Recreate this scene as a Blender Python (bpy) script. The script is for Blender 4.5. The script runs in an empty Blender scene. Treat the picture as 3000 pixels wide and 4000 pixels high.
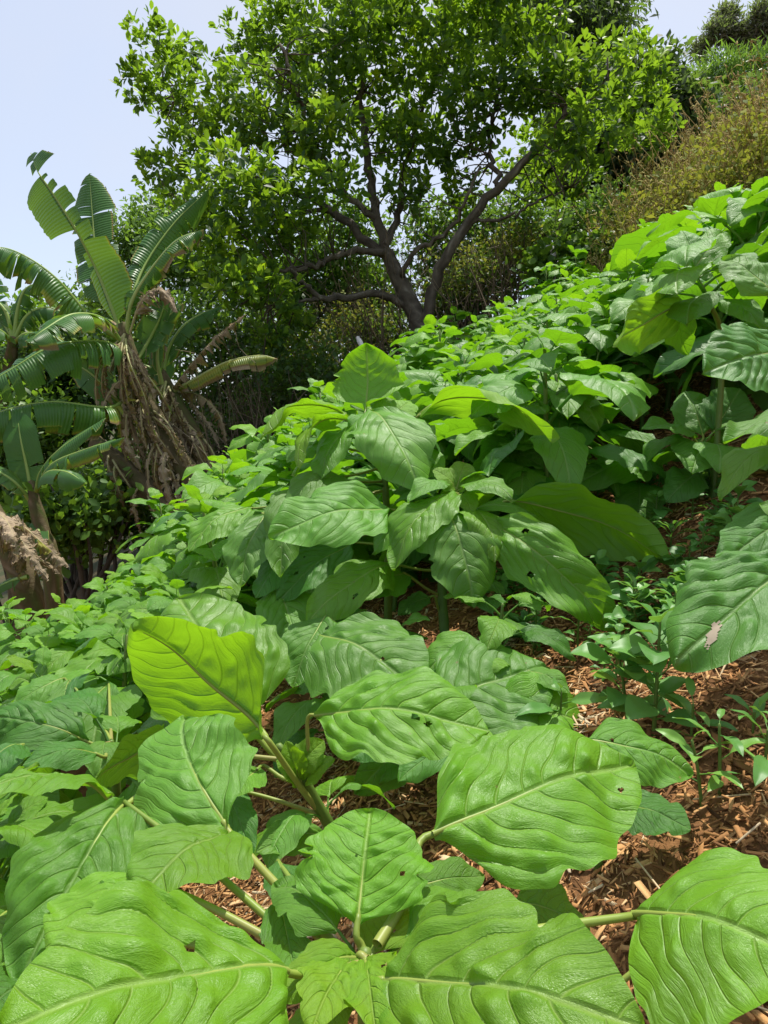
import bpy, math, random
import numpy as np
from mathutils import Vector, Matrix

rng = np.random.default_rng(7)
random.seed(7)
R = math.radians
scene = bpy.context.scene
col = scene.collection

# ------------------------------------------------------------------ camera
CAM = np.array((0.0, 0.0, 1.15))
PITCH = R(8.0)
FPX = 1533.5                      # focal length in pixels of a 1659 x 2212 picture
FWD = np.array((0, math.cos(PITCH), -math.sin(PITCH)))
UPV = np.array((0, math.sin(PITCH), math.cos(PITCH)))
RGT = np.array((1.0, 0, 0))
cam_data = bpy.data.cameras.new('camera')
cam_data.sensor_fit = 'VERTICAL'
cam_data.sensor_height = 36.0
cam_data.lens = 36.0 * FPX / 2212.0
cam_data.clip_start = 0.02
cam_data.clip_end = 3000
cam = bpy.data.objects.new('camera', cam_data)
cam.location = CAM
cam.rotation_euler = (math.pi / 2 - PITCH, 0, 0)
col.objects.link(cam)
scene.camera = cam

# ------------------------------------------------------------------ sky, sun, exposure
SUN_EL, SUN_AZ = R(71), R(30)     # azimuth measured from +Y (view direction) towards +X
world = bpy.data.worlds.new('World')
scene.world = world
world.use_nodes = True
wn = world.node_tree
wn.nodes.clear()
w_out = wn.nodes.new('ShaderNodeOutputWorld')
w_bg = wn.nodes.new('ShaderNodeBackground')
w_bg.inputs['Strength'].default_value = 0.15
w_sky = wn.nodes.new('ShaderNodeTexSky')
w_sky.sky_type = 'NISHITA'
w_sky.sun_disc = False
w_sky.sun_elevation = SUN_EL
w_sky.sun_rotation = SUN_AZ
w_sky.air_density = 1.0
w_sky.dust_density = 2.0
w_sky.ozone_density = 1.5
w_tc = wn.nodes.new('ShaderNodeTexCoord')
w_no = wn.nodes.new('ShaderNodeTexNoise')
w_no.inputs['Scale'].default_value = 1.7
w_no.inputs['Detail'].default_value = 5
w_no.inputs['Roughness'].default_value = 0.5
w_mr = wn.nodes.new('ShaderNodeMapRange')
w_mr.inputs[1].default_value = 0.3
w_mr.inputs[2].default_value = 0.75
w_mr.inputs[3].default_value = 0.4
w_mr.inputs[4].default_value = 0.97
w_mx = wn.nodes.new('ShaderNodeMix')
w_mx.data_type = 'RGBA'
w_mx.inputs[7].default_value = (3.1, 3.3, 3.8, 1)      # thin high cloud
wn.links.new(w_tc.outputs['Generated'], w_no.inputs['Vector'])
wn.links.new(w_no.outputs['Fac'], w_mr.inputs[0])
wn.links.new(w_mr.outputs[0], w_mx.inputs[0])
wn.links.new(w_sky.outputs[0], w_mx.inputs[6])
wn.links.new(w_mx.outputs[2], w_bg.inputs['Color'])
wn.links.new(w_bg.outputs[0], w_out.inputs[0])

sun_data = bpy.data.lights.new('sun', 'SUN')
sun_data.energy = 4.0
sun_data.angle = R(0.6)
sun_data.color = (1.0, 0.955, 0.87)
sun = bpy.data.objects.new('sun', sun_data)
SUN_DIR = Vector((math.sin(SUN_AZ) * math.cos(SUN_EL), math.cos(SUN_AZ) * math.cos(SUN_EL), math.sin(SUN_EL)))
sun.rotation_euler = (-SUN_DIR).to_track_quat('-Z', 'Y').to_euler()
sun.location = (0, 0, 30)
col.objects.link(sun)

scene.view_settings.view_transform = 'Standard'
scene.view_settings.look = 'None'
scene.view_settings.gamma = 1.0
scene.view_settings.use_curve_mapping = False
scene.view_settings.exposure = 0.66
scene.render.engine = 'CYCLES'
scene.cycles.max_bounces = 8
scene.cycles.transmission_bounces = 6
scene.cycles.diffuse_bounces = 4
scene.cycles.transparent_max_bounces = 8
scene.cycles.sample_clamp_indirect = 6.0

# ------------------------------------------------------------------ helpers
def P(x, y, d):
    """picture position (1659 x 2212) at distance d along the view axis -> world point"""
    return CAM + d * (FWD + (x - 829.5) / FPX * RGT - (y - 1106) / FPX * UPV)

def pix(p):
    v = np.asarray(p) - CAM
    d = v @ FWD
    return 829.5 + FPX * (v @ RGT) / d, 1106 - FPX * (v @ UPV) / d, d

def sstep(x, a, b):
    t = np.clip((x - a) / (b - a), 0, 1)
    return t * t * (3 - 2 * t)

def gz(x, y):
    """hillside: rises to the right and gently away from the viewer"""
    x = np.asarray(x, float); y = np.asarray(y, float)
    yc = 18 * np.tanh(y / 18)
    side = 11 * np.tanh(0.5 * x / 11)
    xp = np.clip(x, 0, 6)
    lump = 0.035 * np.sin(1.7 * x + 0.6) * np.cos(1.3 * y) + 0.03 * np.sin(0.8 * y + 2.1 * x)
    return side + 0.1 * yc + 0.008 * xp * xp + 0.003 * np.clip(y, 0, 14) ** 2 * sstep(x, -1.5, 0.5) + lump

def ground_hit(x, y):
    d = FWD + (x - 829.5) / FPX * RGT - (y - 1106) / FPX * UPV
    t = 0.3
    for _ in range(4000):
        p = CAM + d * t
        if p[2] <= gz(p[0], p[1]):
            break
        t += 0.005
    return p

def unit(v):
    v = np.asarray(v, float)
    n = np.linalg.norm(v, axis=-1, keepdims=True)
    return v / np.maximum(n, 1e-9)

def link(o, parent=None):
    col.objects.link(o)
    if parent is not None:
        o.parent = parent
    return o

def tag(o, label=None, cat=None, group=None, kind=None):
    if label: o['label'] = label
    if cat: o['category'] = cat
    if group: o['group'] = group
    if kind: o['kind'] = kind
    return o

def empty(name, loc, rz=0):
    o = bpy.data.objects.new(name, None)
    o.empty_display_size = 0.05
    o.location = [float(c) for c in loc]
    o.rotation_euler = (0, 0, rz)
    col.objects.link(o)
    return o

def mesh_np(name, V, F, mat, tint=None, uv=None, smooth=True):
    """V (n,3); F list of index arrays (m,3) or (m,4)"""
    me = bpy.data.meshes.new(name)
    V = np.ascontiguousarray(V, np.float32)
    if not isinstance(F, (list, tuple)):
        F = [F]
    F = [np.asarray(f, np.int32) for f in F if len(f)]
    tot = np.concatenate([np.full(len(f), f.shape[1], np.int32) for f in F])
    idx = np.concatenate([f.ravel() for f in F]).astype(np.int32)
    me.vertices.add(len(V)); me.vertices.foreach_set('co', V.ravel())
    me.loops.add(len(idx)); me.loops.foreach_set('vertex_index', idx)
    me.polygons.add(len(tot))
    start = np.concatenate([[0], np.cumsum(tot)[:-1]]).astype(np.int32)
    me.polygons.foreach_set('loop_start', start)
    if smooth:
        me.polygons.foreach_set('use_smooth', np.ones(len(tot), bool))
    if uv is not None:
        l = me.uv_layers.new(name='UVMap')
        l.data.foreach_set('uv', np.ascontiguousarray(np.asarray(uv, np.float32)[idx]).ravel())
    if tint is not None:
        a = me.attributes.new('tint', 'FLOAT', 'POINT')
        a.data.foreach_set('value', np.ascontiguousarray(tint, np.float32))
    me.update(calc_edges=True)
    me.validate()
    if mat: me.materials.append(mat)
    return me

class MB:
    """collects pieces of ONE part"""
    def __init__(s): s.V = []; s.Q = []; s.T = []; s.t = []; s.n = 0
    def add(s, V, Q=None, T=None, tint=0.0):
        V = np.asarray(V, float)
        if Q is not None and len(Q): s.Q.append(np.asarray(Q) + s.n)
        if T is not None and len(T): s.T.append(np.asarray(T) + s.n)
        s.V.append(V)
        s.t.append(np.broadcast_to(np.asarray(tint, float), (len(V),)))
        s.n += len(V)
    def mesh(s, name, mat, smooth=True):
        F = []
        if s.Q: F.append(np.concatenate(s.Q))
        if s.T: F.append(np.concatenate(s.T))
        return mesh_np(name, np.concatenate(s.V), F, mat, tint=np.concatenate(s.t), smooth=smooth)
    def obj(s, name, mat, parent=None, smooth=True, origin=None, kind=None):
        me = s.mesh(name, mat, smooth)
        o = bpy.data.objects.new(name, me)
        if origin is not None:
            me.transform(Matrix.Translation([-float(c) for c in origin]))
            if parent is None: o.location = [float(c) for c in origin]
        if kind: o['kind'] = kind
        return link(o, parent)

def curve(pts, n):
    """Catmull-Rom through pts -> n points"""
    p = np.asarray(pts, float)
    if len(p) == 2:
        return p[0] + (p[1] - p[0]) * np.linspace(0, 1, n)[:, None]
    q = np.vstack([2 * p[0] - p[1], p, 2 * p[-1] - p[-2]])
    t = np.linspace(0, len(p) - 1 - 1e-6, n)
    i = t.astype(int); f = (t - i)[:, None]
    a, b, c, d = q[i], q[i + 1], q[i + 2], q[i + 3]
    return 0.5 * (2 * b + (c - a) * f + (2 * a - 5 * b + 4 * c - d) * f ** 2 + (3 * b - a - 3 * c + d) * f ** 3)

def tube(pts, rad, k=6, rough=0.0, cap=True):
    pts = np.asarray(pts, float); n = len(pts)
    rad = np.interp(np.linspace(0, 1, n), np.linspace(0, 1, len(rad)), rad) if np.ndim(rad) else np.full(n, rad)
    t = unit(np.gradient(pts, axis=0))
    a = np.array((0.31, 0.17, 0.94)) if abs(t[0][2]) < 0.9 else np.array((1.0, 0.1, 0.0))
    s = unit(np.cross(t, a)); u = unit(np.cross(s, t))
    ang = np.linspace(0, 2 * math.pi, k, endpoint=False)
    rr = rad[:, None] * (1 + rough * rng.normal(size=(n, k)))
    V = pts[:, None] + rr[..., None] * (np.cos(ang)[None, :, None] * s[:, None] + np.sin(ang)[None, :, None] * u[:, None])
    i = np.arange(n - 1)[:, None] * k; j = np.arange(k)[None]
    Q = np.stack([i + j, i + (j + 1) % k, i + k + (j + 1) % k, i + k + j], -1).reshape(-1, 4)
    V = V.reshape(-1, 3)
    T = None
    if cap:
        V = np.vstack([V, pts[-1] + t[-1] * rad[-1] * 0.5])
        b = (n - 1) * k
        T = np.array([(b + q, b + (q + 1) % k, n * k) for q in range(k)])
    return V, Q, T

# ------------------------------------------------------------------ materials
def new_mat(name):
    m = bpy.data.materials.new(name)
    m.use_nodes = True
    nt = m.node_tree
    nt.nodes.clear()
    return m, nt, nt.nodes.new, nt.links.new

def setin(L, nt, sock, v):
    if isinstance(v, bpy.types.NodeSocket): L(v, sock)
    else: sock.default_value = v

def mathn(nt, op, a, b=None, c=None):
    n = nt.nodes.new('ShaderNodeMath'); n.operation = op
    for i, v in enumerate((a, b, c)):
        if v is not None: setin(nt.links.new, nt, n.inputs[i], v)
    return n.outputs[0]

def mixc(nt, fac, a, b, mode='MIX'):
    n = nt.nodes.new('ShaderNodeMix'); n.data_type = 'RGBA'; n.blend_type = mode
    for i, v in ((0, fac), (6, a), (7, b)):
        if isinstance(v, bpy.types.NodeSocket): nt.links.new(v, n.inputs[i])
        elif i == 0: n.inputs[0].default_value = v
        else: n.inputs[i].default_value = (*v, 1)
    return n.outputs[2]

def maprange(nt, v, a, b, c, d):
    n = nt.nodes.new('ShaderNodeMapRange')
    nt.links.new(v, n.inputs[0])
    for i, q in enumerate((a, b, c, d)): n.inputs[i + 1].default_value = q
    return n.outputs[0]

def noise(nt, vec, scale, detail=3, rough=0.5):
    n = nt.nodes.new('ShaderNodeTexNoise')
    n.inputs['Scale'].default_value = scale; n.inputs['Detail'].default_value = detail
    n.inputs['Roughness'].default_value = rough
    if vec is not None: nt.links.new(vec, n.inputs['Vector'])
    return n.outputs['Fac']

NV = 7.6                 # lateral veins per side
VSLANT = 0.52

def leaf_mat(name, top, top2, under, trans, vein, rough=0.4, tfac=0.34, spec=0.5, bump=0.6):
    """broad crinkled leaf: UV.x across (true proportion), UV.y along"""
    m, nt, N, L = new_mat(name)
    out = N('ShaderNodeOutputMaterial')
    tc = N('ShaderNodeTexCoord'); sep = N('ShaderNodeSeparateXYZ')
    L(tc.outputs['UV'], sep.inputs[0])
    u, v = sep.outputs[0], sep.outputs[1]
    oi = N('ShaderNodeObjectInfo')
    s = mathn(nt, 'SUBTRACT', u, 0.5)
    a = mathn(nt, 'MULTIPLY', mathn(nt, 'ABSOLUTE', s), 2.0)
    side = mathn(nt, 'MULTIPLY', mathn(nt, 'GREATER_THAN', s, 0.0), 0.4)
    ph = mathn(nt, 'ADD', mathn(nt, 'MULTIPLY', v, NV), side)
    f = mathn(nt, 'FRACT', ph)
    d = mathn(nt, 'SUBTRACT', 0.5, mathn(nt, 'ABSOLUTE', mathn(nt, 'SUBTRACT', f, 0.5)))
    ve = maprange(nt, d, 0.008, 0.04, 1.0, 0.0)
    ve = mathn(nt, 'MULTIPLY', ve, maprange(nt, a, 0.3, 0.95, 1.0, 0.25))
    mid = maprange(nt, a, 0.012, 0.05, 1.0, 0.0)
    vor = N('ShaderNodeTexVoronoi'); vor.feature = 'DISTANCE_TO_EDGE'
    mp = N('ShaderNodeMapping'); mp.inputs['Scale'].default_value = (17, 30, 1)
    L(tc.outputs['UV'], mp.inputs[0]); L(mp.outputs[0], vor.inputs['Vector'])
    net = maprange(nt, vor.outputs['Distance'], 0.0, 0.25, 0.0, 1.0)
    veins = mathn(nt, 'MAXIMUM', ve, mid)
    base = mixc(nt, noise(nt, tc.outputs['Object'], 14, 3), top, top2)
    base = mixc(nt, mathn(nt, 'MULTIPLY', mathn(nt, 'SUBTRACT', 1.0, net), 0.10), base, vein)
    base = mixc(nt, mathn(nt, 'MULTIPLY', veins, 0.6), base, vein)
    # old nibbles and spots
    spot = maprange(nt, noise(nt, tc.outputs['Object'], 45, 1), 0.79, 0.81, 0.0, 1.0)
    base = mixc(nt, mathn(nt, 'MULTIPLY', spot, 0.8), base, (0.22, 0.16, 0.06))
    geo = N('ShaderNodeNewGeometry')
    base = mixc(nt, geo.outputs['Backfacing'], base, under)
    hsv = N('ShaderNodeHueSaturation')
    L(base, hsv.inputs['Color'])
    L(maprange(nt, oi.outputs['Random'], 0, 1, 0.496, 0.506), hsv.inputs['Hue'])
    L(maprange(nt, mathn(nt, 'FRACT', mathn(nt, 'MULTIPLY', oi.outputs['Random'], 7.31)), 0, 1, 0.82, 1.12), hsv.inputs['Value'])
    groove = mathn(nt, 'MAXIMUM', mathn(nt, 'MULTIPLY', maprange(nt, d, 0.0, 0.07, 1.0, 0.0), maprange(nt, a, 0.35, 0.95, 1.0, 0.15)), mid)
    mp2 = N('ShaderNodeMapping'); mp2.inputs['Scale'].default_value = (9, 15, 1); L(tc.outputs['UV'], mp2.inputs[0])
    oo = N('ShaderNodeVectorMath'); oo.operation = 'ADD'; L(mp2.outputs[0], oo.inputs[0])
    cb = N('ShaderNodeCombineXYZ'); L(mathn(nt, 'MULTIPLY', oi.outputs['Random'], 50.0), cb.inputs[2]); L(cb.outputs[0], oo.inputs[1])
    wr = N('ShaderNodeTexNoise'); wr.inputs['Scale'].default_value = 1.0; wr.inputs['Detail'].default_value = 5; wr.inputs['Roughness'].default_value = 0.62
    wr.inputs['Distortion'].default_value = 0.8; L(oo.outputs[0], wr.inputs['Vector'])
    pucker = wr.outputs['Fac']
    h = mathn(nt, 'ADD', mathn(nt, 'MULTIPLY', groove, -1.3), mathn(nt, 'MULTIPLY', net, 0.10))
    h = mathn(nt, 'ADD', h, mathn(nt, 'MULTIPLY', pucker, 1.9))
    bmp = N('ShaderNodeBump'); bmp.inputs['Strength'].default_value = bump; bmp.inputs['Distance'].default_value = 0.0028
    L(h, bmp.inputs['Height'])
    pr = N('ShaderNodeBsdfPrincipled')
    L(hsv.outputs[0], pr.inputs['Base Color'])
    L(maprange(nt, pucker, 0.3, 0.7, rough - 0.04, rough + 0.16), pr.inputs['Roughness'])
    pr.inputs['Specular IOR Level'].default_value = spec
    L(bmp.outputs[0], pr.inputs['Normal'])
    tr = N('ShaderNodeBsdfTranslucent')
    tcol = mixc(nt, mathn(nt, 'MULTIPLY', veins, 0.45), trans, tuple(c * 0.55 for c in trans))
    L(tcol, tr.inputs['Color']); L(bmp.outputs[0], tr.inputs['Normal'])
    mx = N('ShaderNodeMixShader'); mx.inputs[0].default_value = tfac
    L(pr.outputs[0], mx.inputs[1]); L(tr.outputs[0], mx.inputs[2]); L(mx.outputs[0], out.inputs[0])
    return m

def ramp_mat(name, stops, rough=0.6, spec=0.3, trans=None, tfac=0.3, nscale=None, namt=0.3, under=None, bump=None):
    """colour picked by the 'tint' attribute (tone of each leaf, chip, stem; tree clumps painted lighter on top)"""
    m, nt, N, L = new_mat(name)
    out = N('ShaderNodeOutputMaterial')
    at = N('ShaderNodeAttribute'); at.attribute_name = 'tint'
    rp = N('ShaderNodeValToRGB')
    e = rp.color_ramp.elements
    while len(e) < len(stops): e.new(0.5)
    for q, (p, c) in zip(e, stops): q.position = p; q.color = (*c, 1)
    L(at.outputs['Fac'], rp.inputs[0])
    c = rp.outputs[0]
    tc = N('ShaderNodeTexCoord')
    if nscale:
        c = mixc(nt, mathn(nt, 'MULTIPLY', noise(nt, tc.outputs['Object'], nscale, 4, 0.6), namt * 2), c,
                 tuple(0.35 * x for x in stops[0][1]))
    if under:
        g = N('ShaderNodeNewGeometry'); c = mixc(nt, mathn(nt, 'MULTIPLY', g.outputs['Backfacing'], 0.7), c, under)
    pr = N('ShaderNodeBsdfPrincipled')
    L(c, pr.inputs['Base Color']); pr.inputs['Roughness'].default_value = rough
    pr.inputs['Specular IOR Level'].default_value = spec
    if bump:
        b = N('ShaderNodeBump'); b.inputs['Strength'].default_value = 0.8; b.inputs['Distance'].default_value = bump[1]
        L(noise(nt, tc.outputs['Object'], bump[0], 5, 0.65), b.inputs['Height']); L(b.outputs[0], pr.inputs['Normal'])
    sh = pr.outputs[0]
    if trans:
        tr = N('ShaderNodeBsdfTranslucent')
        tcol = mixc(nt, 0.5, c, trans)
        L(tcol, tr.inputs['Color'])
        mx = N('ShaderNodeMixShader'); mx.inputs[0].default_value = tfac
        L(sh, mx.inputs[1]); L(tr.outputs[0], mx.inputs[2]); sh = mx.outputs[0]
    L(sh, out.inputs[0])
    return m

M = {}
M['Y'] = leaf_mat('leaf_young_backlit', (0.15, 0.33, 0.012), (0.20, 0.40, 0.016), (0.17, 0.36, 0.025), (0.30, 0.60, 0.012), (0.30, 0.46, 0.07), 0.48, 0.42)  # young yellow-green, also given to backlit undersides to paint their glow
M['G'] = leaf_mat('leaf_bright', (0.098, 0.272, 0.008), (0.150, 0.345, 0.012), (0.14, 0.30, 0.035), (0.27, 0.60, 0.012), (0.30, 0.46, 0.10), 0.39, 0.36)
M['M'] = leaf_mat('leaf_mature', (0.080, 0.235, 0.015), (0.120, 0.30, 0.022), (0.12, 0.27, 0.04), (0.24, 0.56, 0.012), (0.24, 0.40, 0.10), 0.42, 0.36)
M['D'] = leaf_mat('leaf_deep', (0.046, 0.172, 0.014), (0.068, 0.225, 0.018), (0.09, 0.21, 0.04), (0.18, 0.46, 0.012), (0.17, 0.31, 0.08), 0.42, 0.32)  # deep green of old leaves, also used to darken leaves standing in shade
M['stalk'] = ramp_mat('stalk', [(0, (0.14, 0.24, 0.03)), (0.5, (0.30, 0.38, 0.07)), (1, (0.34, 0.26, 0.10))], 0.45, 0.4, (0.4, 0.5, 0.05), 0.15, 60, 0.15)
M['scar'] = ramp_mat('dry_scar', [(0, (0.30, 0.24, 0.16)), (1, (0.52, 0.45, 0.34))], 0.85, 0.1, None, 0, 90, 0.2)
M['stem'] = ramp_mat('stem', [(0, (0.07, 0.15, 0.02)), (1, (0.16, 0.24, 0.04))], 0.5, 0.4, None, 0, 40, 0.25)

# ------------------------------------------------------------------ leaf shape
_wv = np.array([0, .03, .07, .13, .21, .31, .42, .54, .66, .78, .88, .95, .985, 1.0])
_ww = np.array([.03, .08, .30, .64, .88, .99, 1.0, .97, .88, .71, .49, .27, .11, .0])
_fine = np.linspace(0, 1, 400)
_fw = np.convolve(np.pad(np.interp(_fine, _wv, _ww), 12, mode='edge'), np.ones(25) / 25, 'valid')
_fw[-1] = 0.0
def wprof(v): return np.interp(v, _fine, _fw)

def leaf_grid(nu, nv, L, W, mid, fn_s, fn_n, fold=0.1, quilt=0.018, wave=0.03, camber=0.12, seed=0, sides=(1, 1), curl=0.0, holes=0):
    """grid leaf round a midrib curve mid(v) with side and normal vectors; returns V, Q, uv"""
    r = np.random.default_rng(seed)
    v = np.linspace(0, 1, nv + 1) ** 0.95
    u = np.linspace(-1, 1, nu + 1)
    vv, uu = np.meshgrid(v, u, indexing='ij')
    w = wprof(vv) * W / 2
    lat = uu * w
    a = np.abs(lat) / (W / 2)
    f1, f2, f3 = r.uniform(0, 6.28, 3)
    e = np.abs(uu) ** 3
    lat = lat * (1 + 0.05 * np.sin(vv * 19 + f1 + (uu > 0) * 2) * e + 0.03 * np.sin(vv * 41 + f2) * e)
    wobble = 0.10 * np.sin(5.5 * a + 3 * vv + f1) * a + 0.05 * np.sin(13 * a + f2 + 9 * vv) * a
    vw = vv + 0.022 * np.sin(vv * 11 + f1 + np.where(uu > 0, 2.0, 0)) + 0.012 * np.sin(vv * 24 + f2)
    phn = (vw - VSLANT * a ** 1.6) + wobble / NV * 2.2
    for _ in range(r.integers(0, 4)):
        b0, bw, bs = r.uniform(.15, .9), r.uniform(.012, .04), r.choice((-1, 1))
        lat = lat * (1 - r.uniform(.08, .25) * np.exp(-((vv - b0) / bw) ** 2) * (np.sign(uu) == bs) * np.abs(uu) ** 6)
    ph = phn * NV + np.where(uu > 0, 0.4, 0.0)
    ci = np.floor(ph).astype(int); fr = ph - ci
    amp = r.uniform(0.25, 1.45, (2, 40))[(uu > 0).astype(int), np.clip(ci + 10, 0, 39)]
    off = r.uniform(0, 6.28, (2, 40))[(uu > 0).astype(int), np.clip(ci + 10, 0, 39)]
    bul = np.abs(np.sin(np.pi * fr)) ** 0.9
    fade = np.clip(a / 0.08, 0, 1) * (1 - 0.55 * np.abs(uu) ** 4) * np.clip(1 - vv, 0, .3) / .3
    tert = 0.42 * np.sin(15 * a + off + 3.5 * fr) + 0.25 * np.sin(29 * a + 2 * off + 6 * fr)
    h = 0.88 * quilt * L * bul * amp * (1 + tert) * fade
    sc = np.where(uu > 0, sides[1], sides[0])
    h = h + fold * np.abs(lat) * sc
    h = h - camber * (lat / (W / 2)) ** 2 * W / 2 * sc
    h = h + wave * L * np.sin(vv * 9.5 + f1 + np.where(uu > 0, 1.7, 0)) * np.abs(uu) ** 2.2 * np.clip(wprof(vv) * 1.5, 0, 1)
    h = h + 0.012 * L * np.sin(vv * 23 + uu * 3 + f3) * np.abs(uu) + 0.026 * L * np.sin(uu * 3 + vv * 6 + f2) * np.sin(vv * 4 + f1)
    h = h + curl * np.abs(uu) ** 3 * W / 2
    m = mid(v); s = fn_s(v); n = fn_n(v)
    V = m[:, None] + lat[..., None] * s[:, None] + h[..., None] * n[:, None]
    uv = np.stack([0.5 + 0.5 * lat / (W / 2), phn], -1)
    k = nu + 1
    i, j = np.meshgrid(np.arange(nv), np.arange(nu), indexing='ij')
    q = (i * k + j).ravel()
    Q = np.stack([q, q + 1, q + k + 1, q + k], -1)
    if holes:
        cu, cv = lat[:-1, :-1].ravel(), (vv[:-1, :-1] * L).ravel()
        keep = np.ones(len(Q), bool)
        for _ in range(holes):
            x0, y0, rr = r.uniform(-.3, .3) * W, r.uniform(.2, .85) * L, r.uniform(.008, .020) * L
            keep &= ((cu - x0) / rr) ** 2 + ((cv - y0) / (rr * r.uniform(.8, 1.8))) ** 2 > 1
        Q = Q[keep]
    return V.reshape(-1, 3), Q, uv.reshape(-1, 2)

def frame_along(m, nhint):
    t = unit(np.gradient(m, axis=0))
    s = unit(np.cross(t, np.broadcast_to(nhint, t.shape)))
    n = unit(np.cross(s, t))
    return t, s, n

leaf_no = [0]
def hero_leaf(parent, root, spec):
    bx, by, bd, tx, ty, td, wpx, nh, arch, fold, mat, att = spec[:12]
    opt = spec[12] if len(spec) > 12 else {}
    b, t = P(bx, by, bd), P(tx, ty, td)
    c = t - b; L = np.linalg.norm(c)
    W = wpx * 0.5 * (bd + td) / FPX
    nh = unit(np.array(nh[0] * RGT + nh[1] * UPV - nh[2] * FWD))
    s0 = unit(np.cross(c, nh)); n0 = unit(np.cross(s0, c))
    sag = opt.get('skew', 1.0)
    def mid_raw(v):
        v = np.asarray(v)
        return b + c * v[:, None] + n0 * (1.2 * arch * L * 4 * (v ** sag) * (1 - v ** sag))[:, None] + s0 * (opt.get('bow', 0.0) * L * np.sin(np.pi * v))[:, None]
    fine = np.linspace(0, 1, 60)
    tt, ss, nn = frame_along(mid_raw(fine), nh)
    tw = opt.get('twist', 0.0) * fine
    ss2 = ss * np.cos(tw)[:, None] + nn * np.sin(tw)[:, None]
    nn2 = nn * np.cos(tw)[:, None] - ss * np.sin(tw)[:, None]
    ip = lambda A: (lambda v: np.stack([np.interp(v, fine, A[:, k]) for k in range(3)], -1))
    leaf_no[0] += 1
    big = wpx > 100; vb = wpx > 150
    V, Q, uv = leaf_grid(54 if vb else 34 if big else 18, 84 if vb else 50 if big else 28, L, W, mid_raw, ip(ss2), ip(nn2), fold=fold,
                         quilt=opt.get('quilt', 0.017), wave=1.35 * opt.get('wave', 0.028), camber=opt.get('camber', 0.18), holes=int(rng.choice([0, 0, 0, 1, 2])) if big else 0,
                         seed=leaf_no[0], sides=opt.get('sides', (1, 1)), curl=opt.get('curl', 0.0))
    org = np.array(root.location)
    me = mesh_np('leaf', V - org, Q, M[mat], uv=uv)
    lf = link(bpy.data.objects.new('leaf', me), parent)
    nuv = int(round(np.sum(np.abs(np.diff(Q[0][[0, 3]])))))          # vertices per row
    centre = V.reshape(-1, nuv, 3)[:, nuv // 2]
    if 'scar' in opt:
        X0, Y0, rx, ry, tilt = opt['scar']
        fc = V[Q].mean(axis=1); pp = np.array([pix(p)[:2] for p in fc]) - (X0, Y0)
        ca, sa = math.cos(tilt), math.sin(tilt)
        e1, e2 = (pp[:, 0] * ca + pp[:, 1] * sa) / rx, (-pp[:, 0] * sa + pp[:, 1] * ca) / ry
        sel = Q[e1 ** 2 + e2 ** 2 < 1 + .5 * np.sin(7 * np.arctan2(e2, e1))]
        if len(sel):
            uq, inv = np.unique(sel, return_inverse=True)
            sm = MB(); sm.add(V[uq] + nn2[30] * .0012 - org, inv.reshape(-1, 4), tint=.5)
            so = sm.obj('dry_scar', M['scar'], lf); so['label'] = 'pale beige dry scar'
    if att is not None:
        a = P(*att)
        dirn = unit(c)
        k = 0.35 * np.linalg.norm(b - a)
        t0 = mid_raw(np.array([0.0, 0.05])); dl = unit(t0[1] - t0[0])
        if dl @ unit(b - a) > 0.2:
            pts = curve([a, a * 0.6 + b * 0.4 + np.array((0, 0, -0.02 * L)), b - dl * min(k, 0.02), b + dl * 0.01], 14)
        else:
            pts = curve([a, a * 0.45 + b * 0.55 + np.array((0, 0, 0.03 * L)), b], 14)
        r0 = opt.get('pr', 0.0042)
        mb = MB(); V, Q, T = tube(pts, [r0 * 1.25, r0, r0 * 0.8], 8)
        mb.add(V - org, Q, T, tint=np.clip(np.linspace(0.75, 0.3, len(V)) + 0.12 * rng.normal() + 0.05 * rng.normal(size=len(V)), 0, 1))
        ml = centre[:int(len(centre) * .93):2] - n0 * r0 * 0.45
        V, Q, T = tube(ml, [r0 * 0.75, r0 * 0.5, r0 * 0.1], 6)
        mb.add(V - org, Q, T, tint=0.5)
        mb.obj('petiole', M['stalk'], lf)
    return lf

def hero_plant(label, stem_pts, rad, leaves, name='leafy_plant', group='leafy plants of the field'):
    base = np.array(stem_pts[0])
    root = empty(name, base)
    tag(root, label, 'plant', group)
    mb = MB(); V, Q, T = tube(curve(stem_pts, 22) - base, rad, 10, 0.03)
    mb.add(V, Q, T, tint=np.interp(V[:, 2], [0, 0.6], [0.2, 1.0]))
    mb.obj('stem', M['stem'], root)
    for sp in leaves:
        hero_leaf(root, root, sp)
    return root

def more_leaves(root, stem_pts, n, Lm, f0=.35, f1=.98, mats='MMGD', avoid_cam=False):
    c = curve(stem_pts, 40) - np.array(root.location)
    az = rng.uniform(0, 6.28)
    for q in range(n):
        f = f0 + (f1 - f0) * (q + .5) / n
        az += 2.4 + rng.normal() * .3
        if avoid_cam and math.cos(az - math.pi) > .3: az += 1.6     # not straight towards the camera
        L = float(Lm * rng.uniform(.75, 1.2) * np.interp(f, [.3, .7, 1.0], [1, 1.05, .6]))
        m = Matrix.Rotation(az, 4, 'Z') @ Matrix.Rotation(float(np.interp(f, [.3, 1], [R(-5), R(25)]) + rng.normal() * R(9)), 4, 'X') @ Matrix.Rotation(float(rng.normal() * .3), 4, 'Y')
        off = m.to_3x3() @ Vector((0, .42 * L, .14 * L))
        o = bpy.data.objects.new('leaf', LEAVES[0, rng.choice(list(mats))][int(rng.choice([1, 2, 2, 5, 5, 3]))])
        col.objects.link(o); o.parent = root
        o.matrix_local = Matrix.Translation(Vector([float(x) for x in c[int(f * 39)]]) + off) @ m @ Matrix.Scale(L, 4)

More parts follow.
